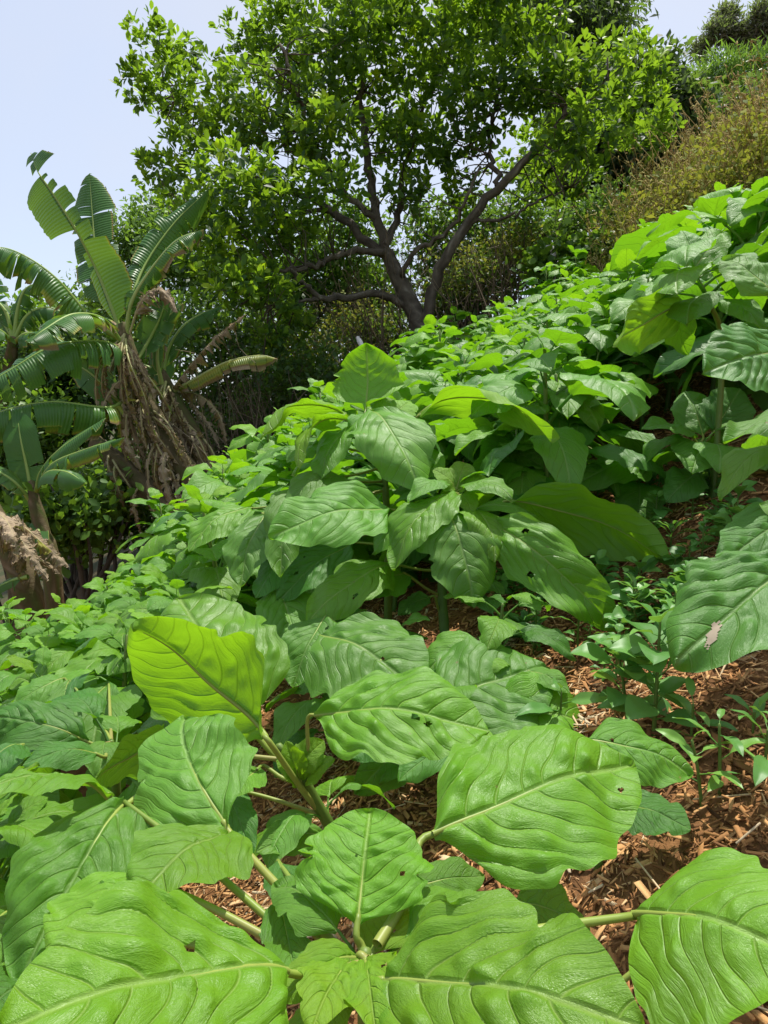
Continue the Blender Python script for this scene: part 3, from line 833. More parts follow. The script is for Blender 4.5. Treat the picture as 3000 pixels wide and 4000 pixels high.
hero_feet = [np.array(h.location) for h in heroes]
spots = []
yy = 1.15
row = 0
while yy < 9:
    step = 0.30 + 0.012 * yy
    for xx in np.arange(-4.2, 6.2, step):
        x = xx + (row % 2) * step / 2 + rng.normal() * 0.06; y = yy + rng.normal() * 0.06
        if not in_field(x, y): continue
        u = x / y
        # open mulch to the right of the tall plant, and the ground of the near plants
        if y < 2.75 and 0.06 > u > -0.24: continue
        if y < 2.5 and u > 0: continue
        if y < 2.0 and u > -0.42: continue
        if min(math.hypot(x - f[0], y - f[1]) for f in hero_feet) < 0.26: continue
        spots.append((x, y))
    yy += step * 0.88
    row += 1
spots.sort(key=lambda p: p[1])
print('field spots', len(spots))
spots = spots[:300]

ORD = ['leftmost', 'second from left', 'third from left', 'fourth from left', 'fifth from left', 'sixth from left', 'seventh from left', 'eighth from left',
       'ninth from left', 'tenth from left', 'eleventh from left', 'twelfth from left', 'thirteenth from left', 'fourteenth from left', 'fifteenth from left']
def zone(x, y):
    X, Y, d = pix((x, y, gz(x, y) + 0.6))
    if X < 330: return 'by the left edge' if d < 3.3 else ('in the left middle rows' if d < 4.3 else 'below the left banana plants')
    if X < 640: return 'beside the tall middle plant' if d < 4 else ('midway to the banana trunk' if d < 5.4 else 'at the edge by the banana trunk')
    if X < 960: return 'close behind the tall middle plant' if d < 4.5 else ('midway to the big tree' if d < 6.6 else 'at the edge before the big tree')
    if X < 1250: return 'right behind the tall middle plant' if d < 4.5 else ('midway up, right of the trunk' if d < 6.6 else 'at the far corner beyond the trunk')
    return 'near the right edge' if d < 4.2 else ('midway up the right slope' if d < 5.8 else 'in the last rows below dry weeds')
zones = {}
for x, y in spots: zones.setdefault(zone(x, y), []).append((x, y))
FIELD_LABEL = {}
for zn, ps in zones.items():
    ps.sort(key=lambda p: p[1])
    nb = max(1, math.ceil(len(ps) / 8))
    for b in range(nb):
        part = ps[b * len(ps) // nb:(b + 1) * len(ps) // nb]
        part.sort(key=lambda p: p[0] / p[1])
        rowname = '' if nb == 1 else ('front ' if b == 0 else 'back ' if b == nb - 1 else ['second ', 'third ', 'fourth ', 'fifth '][b - 1])
        for r_, p in enumerate(part):
            FIELD_LABEL[p] = f'{ORD[r_]} leafy plant of the {rowname}row {zn}'

for qi, (x, y) in enumerate(spots):
    sm, out, h = PROTO[0 if (y < 3.9 and x / y > -0.15) else 1][int(rng.integers(0, 10))]
    sc = rng.uniform(0.82, 1.18)
    if x / y < -0.25: sc *= 0.86
    if x / y < -0.2 and y < 2.6: sc *= 0.9
    if y > 4.5 and x / y > 0.1: sc *= 0.86
    root = empty('leafy_plant', (x, y, float(gz(x, y))), float(rng.uniform(0, 6.28)))
    root.scale = (sc, sc, sc)
    tag(root, FIELD_LABEL[(x, y)], 'plant', 'leafy plants of the field')
    link(bpy.data.objects.new('stem', sm), root)
    lod = 0 if y < 3.6 else 1
    light = x / y < -0.2 and y < 4.5
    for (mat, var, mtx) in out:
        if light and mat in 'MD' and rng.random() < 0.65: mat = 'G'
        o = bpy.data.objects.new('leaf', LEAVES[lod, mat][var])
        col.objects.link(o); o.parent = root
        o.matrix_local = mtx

# ------------------------------------------------------------------ weeds on the mulch
M['weed'] = ramp_mat('weed_leaf', [(0, (0.05, 0.17, 0.03)), (0.5, (0.10, 0.27, 0.05)), (1, (0.17, 0.36, 0.06))], 0.45, 0.4, (0.3, 0.55, 0.03), 0.3)
def small_leaf(L, W, seed, tip=1.0, nu=6, nv=8):
    r = np.random.default_rng(seed)
    v = np.linspace(0, 1, nv + 1); u = np.linspace(-1, 1, nu + 1)
    vv, uu = np.meshgrid(v, u, indexing='ij')
    w = np.sin(np.pi * np.clip(vv, 0.02, 1) ** tip) ** 0.8 * W / 2
    lat = uu * w
    V = np.stack([lat, vv * L, 0.25 * np.abs(lat) + 0.12 * L * np.sin(vv * 2.4) - 0.16 * L * vv ** 2 + 0.02 * L * np.sin(vv * 12 + uu)], -1).reshape(-1, 3)
    k = nu + 1
    i, j = np.meshgrid(np.arange(nv), np.arange(nu), indexing='ij'); q = (i * k + j).ravel()
    return V, np.stack([q, q + 1, q + k + 1, q + k], -1)
def weed_leaf_mesh(L, W, tip, tint, seed):
    V, Q = small_leaf(L, W, seed, tip)
    mb = MB(); mb.add(V, Q, tint=tint)
    pv, pq, pt = tube(np.array([(0, -0.3 * L, -0.1 * L), (0, 0.02 * L, 0)]), [0.02 * L, 0.015 * L], 4, cap=False)
    mb.add(pv, pq, tint=tint)
    return mb.mesh('leaf', M['weed'])
ROUND = [weed_leaf_mesh(1, 0.78, 0.9, t, 5) for t in (.3, .6, .9)]
SPEAR = [weed_leaf_mesh(1, 0.36, 0.75, t, 6) for t in (.4, .7, 1.0)]
TINY = [weed_leaf_mesh(1, 0.6, 1.25, t, 7) for t in (.1, .4, .6)]
def weed(kind, foot, h, n, L, label, group=None, lean=(0, 0)):
    root = empty('mulch_weed', foot)
    tag(root, label, 'weed', group)
    meshes = {'round': ROUND, 'spear': SPEAR, 'tiny': TINY}[kind]
    st = curve([np.zeros(3) - (0, 0, .02), np.array((lean[0] * .5, lean[1] * .5, h * .55)), np.array((lean[0], lean[1], h))], 12)
    mb = MB(); V, Q, T = tube(st, [.0045 * (h / .2) ** .5, .0025], 5); mb.add(V, Q, T, tint=.5)
    mb.obj('stem', M['stem'], root)
    az = rng.uniform(0, 6.28)
    for q in range(n):
        f = 0.2 + 0.8 * (q + 1) / n
        az += 2.4 + rng.normal() * .3
        l = L * rng.uniform(.7, 1.15) * np.interp(f, [.2, .7, 1], [.9, 1.0, .55])
        el = np.interp(f, [.2, 1], [R(0), R(28)]) + rng.normal() * R(12)
        p = st[min(11, int(f * 11))]
        m = Matrix.Rotation(az, 4, 'Z') @ Matrix.Rotation(el, 4, 'X') @ Matrix.Rotation(rng.normal() * .3, 4, 'Y')
        off = m.to_3x3() @ Vector((0, .3 * l, .1 * l))
        o = bpy.data.objects.new('leaf', meshes[int(rng.integers(0, 3))])
        col.objects.link(o); o.parent = root
        o.matrix_local = Matrix.Translation(Vector([float(c) for c in p]) + off) @ m @ Matrix.Scale(float(l), 4)
    return root

weed('round', ground_hit(1412, 1595), 0.27, 26, 0.095, 'upright round-leaved weed on the mulch beside the scarred big leaf at the right edge')
weed('round', ground_hit(1360, 1570), 0.20, 18, 0.08, 'smaller round-leaved weed leaning left on sunlit chips', lean=(-.04, 0))
weed('round', ground_hit(1330, 1480), 0.14, 14, 0.04, 'short round-leaved weed behind the pair of upright round-leaved ones')
weed('spear', ground_hit(1492, 1610), 0.09, 5, 0.085, 'upright spear-leaved weed just right of the upright round-leaved one')
weed('spear', ground_hit(1520, 1745), 0.12, 8, 0.075, 'branching spear-leaved weed on bark chips near the right edge', lean=(-.02, .02))
weed('spear', ground_hit(1555, 1720), 0.13, 5, 0.085, 'thin spear-leaved weed with long drooping blades by the branching one', lean=(.0, .02))
weed('spear', ground_hit(1625, 1600), 0.06, 6, 0.075, 'low bright spear-leaved weed by the right edge of the picture')
weed('spear', ground_hit(1650, 1690), 0.10, 6, 0.09, 'deep green spear-leaved weed cut by the right edge')
weed('spear', ground_hit(1210, 1580), 0.10, 5, 0.11, 'strap-leaved green shoot beside the two overlapping broad leaves')
weed('tiny', ground_hit(1135, 1395), 0.09, 7, 0.05, 'small bright seedling with pointed leaves in the shade by the thick stem')
patch = {}
for qi in range(80):
    X, Y = rng.uniform(1060, 1640), rng.uniform(1080, 1420)
    kind = str(rng.choice(['tiny', 'tiny', 'round', 'spear']))
    third = 'left' if X < 1250 else ('right' if X > 1450 else 'middle')
    depth = 'back' if Y < 1190 else ('front' if Y > 1300 else 'centre')
    patch.setdefault((kind, third, depth), []).append((X, Y))
for (kind, third, depth), ps in patch.items():
    ps.sort()
    for r_, (X, Y) in enumerate(ps):
        weed(kind, ground_hit(X, Y), rng.uniform(.05, .15), int(rng.integers(12, 20)), rng.uniform(.04, .075),
             f"{ORD[r_]} {dict(tiny='fleshy', round='round', spear='narrow')[kind]}-leaved weed at the {depth} {third} of the shaded weed patch", 'weeds in the shaded patch')
tiny_x = sorted(float(v) for v in rng.uniform(1120, 1400, 7))
for r_, X in enumerate(tiny_x):
    weed('tiny', ground_hit(X, rng.uniform(1400, 1500)), rng.uniform(.04, .08), 9, rng.uniform(.02, .035),
         f'{ORD[r_]} tiny fleshy weed on sunlit chips before the round-leaved weeds', 'tiny weeds on the sunlit chips')

# ------------------------------------------------------------------ mass foliage
LT6 = np.array([(0, 0, 0), (-.30, .38, .07), (0, .42, 0), (.30, .38, .07), (-.26, .76, .06), (.26, .76, .06), (0, 1.0, -.03)])
LF6 = np.array([(0, 2, 1), (0, 3, 2), (1, 2, 4), (2, 3, 5), (4, 2, 6), (2, 5, 6)])
LT4 = np.array([(0, 0, 0), (-.25, .5, .06), (.25, .5, .06), (0, 1.0, -.05)])
LF4 = np.array([(0, 2, 1), (1, 2, 3)])
def leaf_mass(C, D, Nn, size, wscale=1.0, rich=True):
    """leaves at C pointing along D with normals near Nn"""
    D = unit(D); S = unit(np.cross(D, Nn)); Z = np.cross(S, D)
    T, F = (LT6, LF6) if rich else (LT4, LF4)
    size = np.asarray(size)[:, None, None]
    V = C[:, None] + size * (wscale * T[None, :, :1] * S[:, None] + T[None, :, 1:2] * D[:, None] + T[None, :, 2:] * Z[:, None])
    n = len(C)
    return V.reshape(-1, 3), (F[None] + len(T) * np.arange(n)[:, None, None]).reshape(-1, 3), len(T)

M['bark'] = ramp_mat('bark', [(0, (0.09, 0.075, 0.055)), (0.6, (0.19, 0.165, 0.125)), (1, (0.36, 0.34, 0.27))], 0.9, 0.15, None, 0, 14, 0.4, bump=(30, 0.02))
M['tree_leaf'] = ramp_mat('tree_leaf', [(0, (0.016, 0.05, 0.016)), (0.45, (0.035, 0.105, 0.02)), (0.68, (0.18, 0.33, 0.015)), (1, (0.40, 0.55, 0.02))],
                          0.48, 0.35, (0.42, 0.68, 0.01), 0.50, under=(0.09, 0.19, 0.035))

def P2(x, y, d): return P(x, y, d)

def big_tree():
    D0 = 9.6
    foot = P(918, 800, D0); foot[2] = gz(foot[0], foot[1])
    root = empty('broadleaf_tree', foot)
    tag(root, 'large spreading tree with dark forked trunk and glossy leaves behind the field', 'tree')
    def limb(name, pts, rad, seg=26, k=10):
        p = curve([P(x, y, D0 + d) for x, y, d in pts], seg)
        p[1:] += rng.normal(size=(seg - 1, 3)) * 0.02
        rad = [q * .85 for q in rad]
        mb = MB(); V, Q, T = tube(p - foot, rad, k, 0.05)
        mb.add(V, Q, T, tint=np.clip(rng.normal(.4, .25, len(V)), 0, 1))
        mb.obj(name, M['bark'], root)
        return p
    skeleton = []
    tr = curve([foot - (0, 0, .3), P(918, 790, D0), P(908, 715, D0), P(884, 650, D0), P(855, 590, D0), P(836, 545, D0)], 30)
    mb = MB(); V, Q, T = tube(tr - foot, [.19, .15, .125, .115, .105, .09], 14, 0.05); mb.add(V, Q, T, tint=np.clip(rng.normal(.35, .25, len(V)), 0, 1))
    mb.obj('trunk', M['bark'], root)
    L_ = lambda pts, rad: skeleton.append(limb('limb', pts, rad))
    L_([(906, 712, 0), (930, 640, -.1), (965, 560, -.2), (1012, 478, -.3), (1080, 402, -.5), (1150, 335, -.7), (1222, 240, -.9), (1260, 170, -1.0)], [.095, .08, .06, .02])
    L_([(874, 655, 0), (820, 641, -.2), (740, 640, -.5), (690, 642, -.7), (655, 612, -.9), (630, 585, -1.1)], [.065, .05, .03])
    L_([(842, 548, 0), (790, 538, -.2), (740, 548, -.4), (690, 570, -.6), (648, 582, -.8), (600, 585, -1.0)], [.06, .045, .025])
    L_([(838, 552, 0), (780, 510, .2), (715, 452, .4), (650, 424, .5), (590, 405, .6), (500, 360, .7), (420, 290, .7)], [.08, .065, .045, .02])
    L_([(838, 548, 0), (815, 470, .1), (802, 400, .2), (790, 320, .2), (784, 240, .3), (780, 150, .4), (778, 40, .4)], [.085, .07, .05, .025])
    L_([(815, 480, .1), (745, 415, -.2), (700, 345, -.4), (668, 280, -.6), (640, 190, -.8), (610, 90, -.9)], [.055, .04, .02])
    L_([(866, 612, 0), (872, 578, -.2), (908, 538, -.4), (962, 506, -.6), (1005, 440, -.9), (1040, 360, -1.1)], [.045, .035, .018])
    L_([(832, 530, 0), (862, 450, .3), (872, 375, .5), (892, 300, .6), (930, 200, .7), (960, 80, .8)], [.06, .045, .02])
    L_([(1010, 480, -.3), (1100, 470, -.5), (1170, 430, -.7), (1240, 400, -.8)], [.03, .02, .012])
    L_([(1080, 402, -.5), (1060, 310, -.3), (1070, 220, -.2), (1090, 110, -.1)], [.04, .03, .015])
    L_([(715, 452, .4), (600, 470, .2), (510, 480, .0), (430, 470, -.1)], [.035, .025, .012])
    L_([(690, 642, -.7), (600, 660, -1.0), (540, 640, -1.2)], [.03, .02, .012])
    L_([(420, 290, .7), (370, 200, .6), (330, 130, .6)], [.02, .015, .008])
    skel = np.concatenate(skeleton)
    blobs = [(340, 110, 75, 42), (305, 180, 42, 40), (345, 225, 60, 42), (405, 140, 60, 45), (400, 215, 60, 50),
             (335, 370, 48, 38), (420, 350, 90, 70), (480, 260, 80, 70), (560, 90, 85, 95), (590, 230, 110, 90),
             (520, 410, 130, 70), (610, 400, 90, 70), (450, 470, 100, 50), (650, 140, 100, 110), (740, 70, 110, 90),
             (690, -40, 160, 80), (860, 60, 120, 90), (900, -50, 180, 70), (1000, 70, 100, 90), (1110, 60, 110, 80), (1080, -40, 160, 70),
             (790, 200, 110, 90), (930, 200, 120, 85), (1070, 190, 110, 80), (1190, 180, 100, 75), (1290, 165, 90, 60), (1375, 170, 62, 70),
             (1360, 250, 85, 60), (1250, 290, 90, 60), (1150, 330, 75, 50), (700, 300, 85, 60), (850, 320, 90, 55), (980, 320, 90, 50),
             (1410, 280, 50, 45), (560, 520, 120, 55), (480, 570, 100, 50), (620, 690, 70, 32), (1175, 400, 80, 32), (1250, 385, 50, 24),
             (540, 630, 120, 45), (640, 500, 80, 45), (1010, 420, 60, 30), (720, 400, 60, 35), (880, 420, 70, 30), (590, 735, 40, 22)]
    Cs, outs = [], []
    for (bx, by, rx, ry) in blobs:
        dd = D0 + rng.uniform(-1.2, 1.0) - (0.5 if by > 350 else 0)
        n = int(rx * ry * (0.0092 if bx < 450 else 0.0108)) + 5
        v = unit(rng.normal(size=(n, 3))) * (rng.random((n, 1)) ** 0.45) * 1.12
        c0 = P(bx, by, dd)
        rX, rY = rx * dd / FPX, ry * dd / FPX
        pts = c0 + v[:, :1] * rX * RGT + v[:, 1:2] * (0.8 * rX + .2) * FWD + v[:, 2:] * rY * UPV
        Cs.append(pts); outs.append(v)
    C = np.concatenate(Cs); O = np.concatenate(outs)
    # twigs from the nearest limb point
    tw = MB(); used = {}
    for p in C[rng.permutation(len(C))[:1500]]:
        dist = np.linalg.norm(skel - p, axis=1)
        si = int(np.argmin(dist + 0.6 * np.maximum(0, skel[:, 2] - p[2]))); s = skel[si]
        used[si] = used.get(si, 0) + 1
        if used[si] > 5: continue
        if np.linalg.norm(s - p) > 0.95 or s[2] > 6.6: continue
        midp = 0.5 * (s + p) + rng.normal(size=3) * 0.12 + np.array((0, 0, -.05))
        V, Q, T = tube(curve([s, midp, p], 7) - foot, [.012, .007, .003], 4)
        tw.add(V, Q, T, tint=rng.uniform(0, .7))
    o = tw.obj('twigs', M['bark'], root, kind='stuff')
    # rosettes
    m = rng.integers(8, 14, len(C))
    idx = np.repeat(np.arange(len(C)), m); n = len(idx)
    axis_ = unit(O * 0.7 + rng.normal(size=O.shape) * 0.5 + np.array((0, -.1, .55)))
    A = axis_[idx]
    rd = unit(rng.normal(size=(n, 3)))
    D = unit(A * 0.75 + rd * 0.9)
    Nn = unit(A + 0.35 * rng.normal(size=(n, 3)) + np.array((0, 0, .35)))
    Cc = C[idx] + A * rng.uniform(-.10, .04, (n, 1)) + rd * 0.025
    size = rng.uniform(.080, .135, n)
    young_lit = np.clip(0.41 + 0.36 * O[idx][:, 2] + 0.26 * rng.normal(size=len(C))[idx] + 0.10 * rng.normal(size=n), 0, 1)  # young leaf colour; also paints clump tops as lit, undersides as dark
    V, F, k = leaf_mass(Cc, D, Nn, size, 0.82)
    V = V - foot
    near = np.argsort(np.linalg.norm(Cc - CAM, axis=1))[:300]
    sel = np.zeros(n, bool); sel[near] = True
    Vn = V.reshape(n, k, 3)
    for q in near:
        me = mesh_np('leaf', Vn[q], LF6, M['tree_leaf'], tint=np.full(k, young_lit[q]))
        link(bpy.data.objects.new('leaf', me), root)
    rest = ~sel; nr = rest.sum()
    me = mesh_np('crown', Vn[rest].reshape(-1, 3), (LF6[None] + k * np.arange(nr)[:, None, None]).reshape(-1, 3), M['tree_leaf'], tint=np.repeat(young_lit[rest], k))
    o = link(bpy.data.objects.new('crown', me), root); o['kind'] = 'stuff'
big_tree()

def foliage_mat(name, dark, mid, light, rough=0.45, trans=(0.30, 0.52, 0.02), tf=0.42):
    return ramp_mat(name, [(0, dark), (0.55, mid), (1, light)], max(rough, .42), 0.35, trans, tf)
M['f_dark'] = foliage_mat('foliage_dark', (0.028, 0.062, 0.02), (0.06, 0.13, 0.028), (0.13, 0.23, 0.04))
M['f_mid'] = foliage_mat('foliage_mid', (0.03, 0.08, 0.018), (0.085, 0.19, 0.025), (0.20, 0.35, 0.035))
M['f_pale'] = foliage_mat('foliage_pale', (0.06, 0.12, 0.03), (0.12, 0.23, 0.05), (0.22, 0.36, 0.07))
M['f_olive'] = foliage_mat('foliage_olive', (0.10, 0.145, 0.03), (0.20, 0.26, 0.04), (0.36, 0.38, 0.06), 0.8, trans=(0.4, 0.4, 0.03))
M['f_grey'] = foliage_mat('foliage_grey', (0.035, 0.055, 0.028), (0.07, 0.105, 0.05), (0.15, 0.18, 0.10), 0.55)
M['f_rust_hazy'] = foliage_mat('foliage_rust_hazy', (0.12, 0.115, 0.085), (0.18, 0.165, 0.12), (0.26, 0.23, 0.165), 0.7)  # brown-grey of the far conifers, lightened to paint in distance haze
M['seed'] = ramp_mat('seed_head', [(0, (0.27, 0.16, 0.07)), (0.5, (0.42, 0.31, 0.12)), (1, (0.50, 0.45, 0.16))], 0.8, 0.15, (0.5, 0.35, 0.10), 0.3)
M['twig'] = ramp_mat('dry_twig', [(0, (0.06, 0.045, 0.03)), (0.5, (0.15, 0.115, 0.07)), (1, (0.30, 0.25, 0.17))], 0.85, 0.15)

def bush(name, label, cat, x, y, blobs, n, size, mat, stems=8, wscale=1.0, hang=0.0, group=None, rich=False, lowest=None, part='foliage', stem_r=0.03):
    """blobs: (dx, dy, zcentre above foot, rx, ry, rz)"""
    z = float(gz(x, y)) if lowest is None else lowest
    foot = np.array((x, y, z))
    root = empty(name, foot); tag(root, label, cat, group)
    vol = np.array([b[3] * b[5] for b in blobs]); cnt = (n * vol / vol.sum()).astype(int) + 1
    Cs, Os = [], []
    for b, c in zip(blobs, cnt):
        nc = max(4, c // 9)
        v = unit(rng.normal(size=(nc, 3))) * (rng.random((nc, 1)) ** 0.4)
        cc = np.array(b[:3]) + v * np.array(b[3:6]) * (1 + 0.15 * rng.normal(size=(nc, 1)))
        i = rng.integers(0, nc, c)
        sp = 0.10 + 0.16 * min(b[3:6])
        p = cc[i] + rng.normal(size=(c, 3)) * sp * np.array((1, 1, .7))
        Cs.append(p); Os.append(v[i])
    C = np.concatenate(Cs); O = np.concatenate(Os); m = len(C)
    D = unit(O * .5 + rng.normal(size=(m, 3)) + np.array((0, 0, .2 - 1.6 * hang)))
    Nn = unit(rng.normal(size=(m, 3)) * .6 + O * .4 + np.array((0, 0, .8)))
    V, F, k = leaf_mass(C, D, Nn, size * rng.uniform(.6, 1.25, m), wscale, rich)
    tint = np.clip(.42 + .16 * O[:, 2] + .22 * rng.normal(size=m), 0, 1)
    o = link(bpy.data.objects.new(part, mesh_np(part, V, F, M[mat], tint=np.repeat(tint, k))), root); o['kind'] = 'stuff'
    mb = MB()
    for q in range(stems):
        b = blobs[q % len(blobs)]
        e = np.array(b[:3]) + rng.normal(size=3) * np.array(b[3:6]) * .45
        s = np.array((rng.normal() * .12, rng.normal() * .12, -.15))
        mm = .5 * (s + e) + rng.normal(size=3) * .15 + np.array((0, 0, .2))
        V, Q, T = tube(curve([s, mm, e], 9), [stem_r, stem_r * .6, stem_r * .25], 6)
        mb.add(V, Q, T, tint=rng.uniform(0, .6))
    mb.obj('stems', M['bark'], root, kind='stuff')
    return root

def at(X, Y, y):
    """picture position to a point on the vertical plane at world distance y"""
    d = FWD + (X - 829.5) / FPX * RGT - (Y - 1106) / FPX * UPV
    return CAM + d * (y / d[1])

def bush_at(name, label, cat, y, pxblobs, dens, size, mat, **kw):
    """pxblobs: (X, Y, rx, ry) traced in the picture at distance y; the foot stands on the ground below them"""
    pts = [at(b[0], b[1], y + rng.uniform(-.5, .5)) for b in pxblobs]
    fx = float(np.mean([p[0] for p in pts])); fz = float(gz(fx, y))
    bl = []
    for p, b in zip(pts, pxblobs):
        s = y / FPX
        bl.append((p[0] - fx, p[1] - y, p[2] - fz, b[2] * s, max(.4, .7 * b[2] * s), b[3] * s))
    area = sum(b[2] * b[3] for b in pxblobs)
    return bush(name, label, cat, fx, y, bl, int(area * dens), size, mat, **kw)

# left side, behind the bananas
bush_at('tall_shrub', 'pale loose-leaved shrub against the sky between bananas and big tree', 'shrub', 12.5, [(310, 560, 60, 70), (270, 520, 35, 50), (370, 540, 60, 70), (330, 470, 60, 40), (420, 600, 70, 70), (250, 640, 70, 60), (395, 470, 40, 40)], .40, .11, 'f_pale')
bush_at('dark_shrub', 'dark leafy shrub behind the main banana plant', 'shrub', 9.6, [(120, 760, 130, 90), (60, 830, 120, 90), (220, 820, 120, 100), (150, 930, 140, 90)], .20, .12, 'f_dark')
bush_at('dark_shrub', 'dark shrub in the deep shade low between the two banana plants', 'shrub', 8.0, [(180, 1050, 80, 60), (230, 1110, 90, 70), (150, 1130, 60, 60), (260, 1040, 60, 60)], .30, .10, 'f_dark', rich=True)
bush_at('glossy_shrub', 'glossy blue-green shrub beside the small banana plant', 'shrub', 6.6, [(150, 1120, 50, 50), (190, 1090, 40, 50), (120, 1080, 35, 40), (60, 1130, 40, 60), (170, 1170, 50, 30)], .16, .10, 'f_mid', rich=True)
bush_at('dark_shrub', 'dark shrub at the left edge under the banana leaves', 'shrub', 9.0, [(20, 1000, 90, 80), (-40, 1080, 80, 90), (60, 920, 80, 70)], .25, .12, 'f_mid')
bush_at('dense_shrub', 'dense dark shrub right of the banana trunk under the low tree branch', 'shrub', 11.0, [(560, 720, 110, 60), (480, 760, 100, 80), (600, 800, 110, 80), (520, 860, 120, 80), (450, 900, 90, 80), (420, 700, 80, 70)], .24, .11, 'f_dark')
bush_at('dense_shrub', 'shadowed shrub low beside the field, left of the rolled upright leaf', 'shrub', 9.4, [(560, 900, 90, 55), (640, 850, 90, 70), (480, 960, 90, 60), (690, 800, 60, 70), (590, 800, 50, 50)], .26, .09, 'f_dark')
bush_at('thicket_shrub', 'sunlit mid-green thicket seen below the big tree branches', 'shrub', 13.0, [(560, 600, 110, 60), (680, 560, 100, 60), (760, 600, 100, 70), (640, 640, 110, 60), (820, 650, 90, 70), (720, 690, 110, 70), (760, 480, 90, 50)], .30, .12, 'f_mid')
bush_at('thicket_shrub', 'sunlit thicket right of the big tree trunk', 'shrub', 12.6, [(960, 560, 90, 60), (1040, 600, 80, 70), (1000, 660, 80, 60), (960, 480, 80, 50), (1080, 500, 80, 60), (1140, 560, 70, 50)], .30, .12, 'f_mid')
bush_at('thicket_shrub', 'dim thicket right at the foot of the big tree trunk', 'shrub', 11.4, [(960, 650, 50, 50), (1020, 620, 60, 60), (870, 720, 50, 50), (800, 740, 60, 60), (1050, 570, 50, 40)], .25, .10, 'f_dark')
bush_at('leafy_shrub', 'bright shrub with light green leaves left of the dry weeds', 'shrub', 12.0, [(1180, 520, 80, 40), (1250, 470, 70, 40), (1130, 470, 60, 40), (1320, 440, 50, 40)], .36, .10, 'f_pale')
bush_at('leafy_shrub', 'low blue-green shrub with heart-shaped leaves at the field corner', 'shrub', 9.6, [(1220, 560, 60, 26), (1290, 540, 60, 26), (1180, 585, 40, 22), (1260, 585, 60, 20)], .40, .10, 'f_mid', rich=True, wscale=1.5)
bush_at('olive_scrub', 'sunlit olive scrub low under the big tree, left of its trunk', 'shrub', 10.9, [(700, 740, 70, 50), (780, 700, 70, 60), (640, 780, 70, 50), (820, 770, 50, 50), (740, 800, 60, 50)], .22, .08, 'f_olive')
bush_at('olive_scrub', 'olive scrub right of the big tree trunk beneath its right limb', 'shrub', 11.3, [(1000, 600, 60, 50), (1070, 560, 60, 50), (960, 660, 40, 50), (1120, 530, 60, 40)], .24, .08, 'f_olive')
# right side, trees behind
bush_at('dark_leaved_tree', 'dark glossy-leaved tree behind the right end of the big tree', 'tree', 15.0, [(1260, 330, 90, 70), (1330, 340, 90, 80), (1400, 270, 90, 80), (1470, 230, 60, 60), (1380, 190, 70, 60), (1440, 320, 60, 70), (1280, 220, 90, 80), (1180, 380, 60, 50), (1330, 410, 60, 50), (1440, 140, 22, 26)], .42, .19, 'f_grey', hang=.35, stems=14, part='crown', stem_r=.07)
bush_at('tall_gum_tree', 'tall thin-leaved tree reaching the top edge right of centre', 'tree', 18.0, [(1240, 60, 90, 80), (1300, 20, 70, 60), (1180, 20, 80, 60), (1320, 90, 45, 45), (1250, -60, 100, 60)], .34, .24, 'f_grey', hang=.5, stems=14, part='crown', wscale=.6, stem_r=.09)
bush_at('feathery_tree', 'feathery green tree below the far conifers at the top right', 'tree', 22.0, [(1560, 160, 50, 40), (1630, 160, 45, 45), (1500, 200, 45, 40), (1600, 230, 60, 45)], .8, .30, 'f_pale', hang=-.2, wscale=.28, stems=12, part='crown', stem_r=.06)
bush_at('far_conifer', 'brownish round-topped conifer on the skyline, left of two', 'tree', 34.0, [(1572, 32, 20, 16), (1548, 70, 20, 20), (1592, 80, 24, 26), (1515, 110, 18, 16)], 3.0, .28, 'f_rust_hazy', hang=-.2, wscale=.5, stems=8, part='crown', stem_r=.10)
bush_at('far_conifer', 'brownish conifer cut by the right edge on the skyline', 'tree', 33.0, [(1645, 40, 18, 32), (1636, 100, 20, 30), (1672, 60, 26, 46)], 3.0, .28, 'f_rust_hazy', hang=-.2, wscale=.5, stems=8, part='crown', stem_r=.10)
bush_at('slope_shrub', 'dark shrub high on the slope by the right edge above the dry weeds', 'shrub', 17.0, [(1620, 240, 70, 40), (1560, 280, 60, 30), (1680, 200, 60, 40)], .5, .16, 'f_grey', hang=.2)
# hillside far left, low behind everything
bush_at('distant_shrub', 'far shrub seen low behind the left banana leaves', 'shrub', 16.0, [(20, 720, 120, 60), (120, 700, 90, 50), (200, 720, 100, 70), (-40, 800, 120, 80), (300, 740, 120, 80)], .25, .16, 'f_mid')

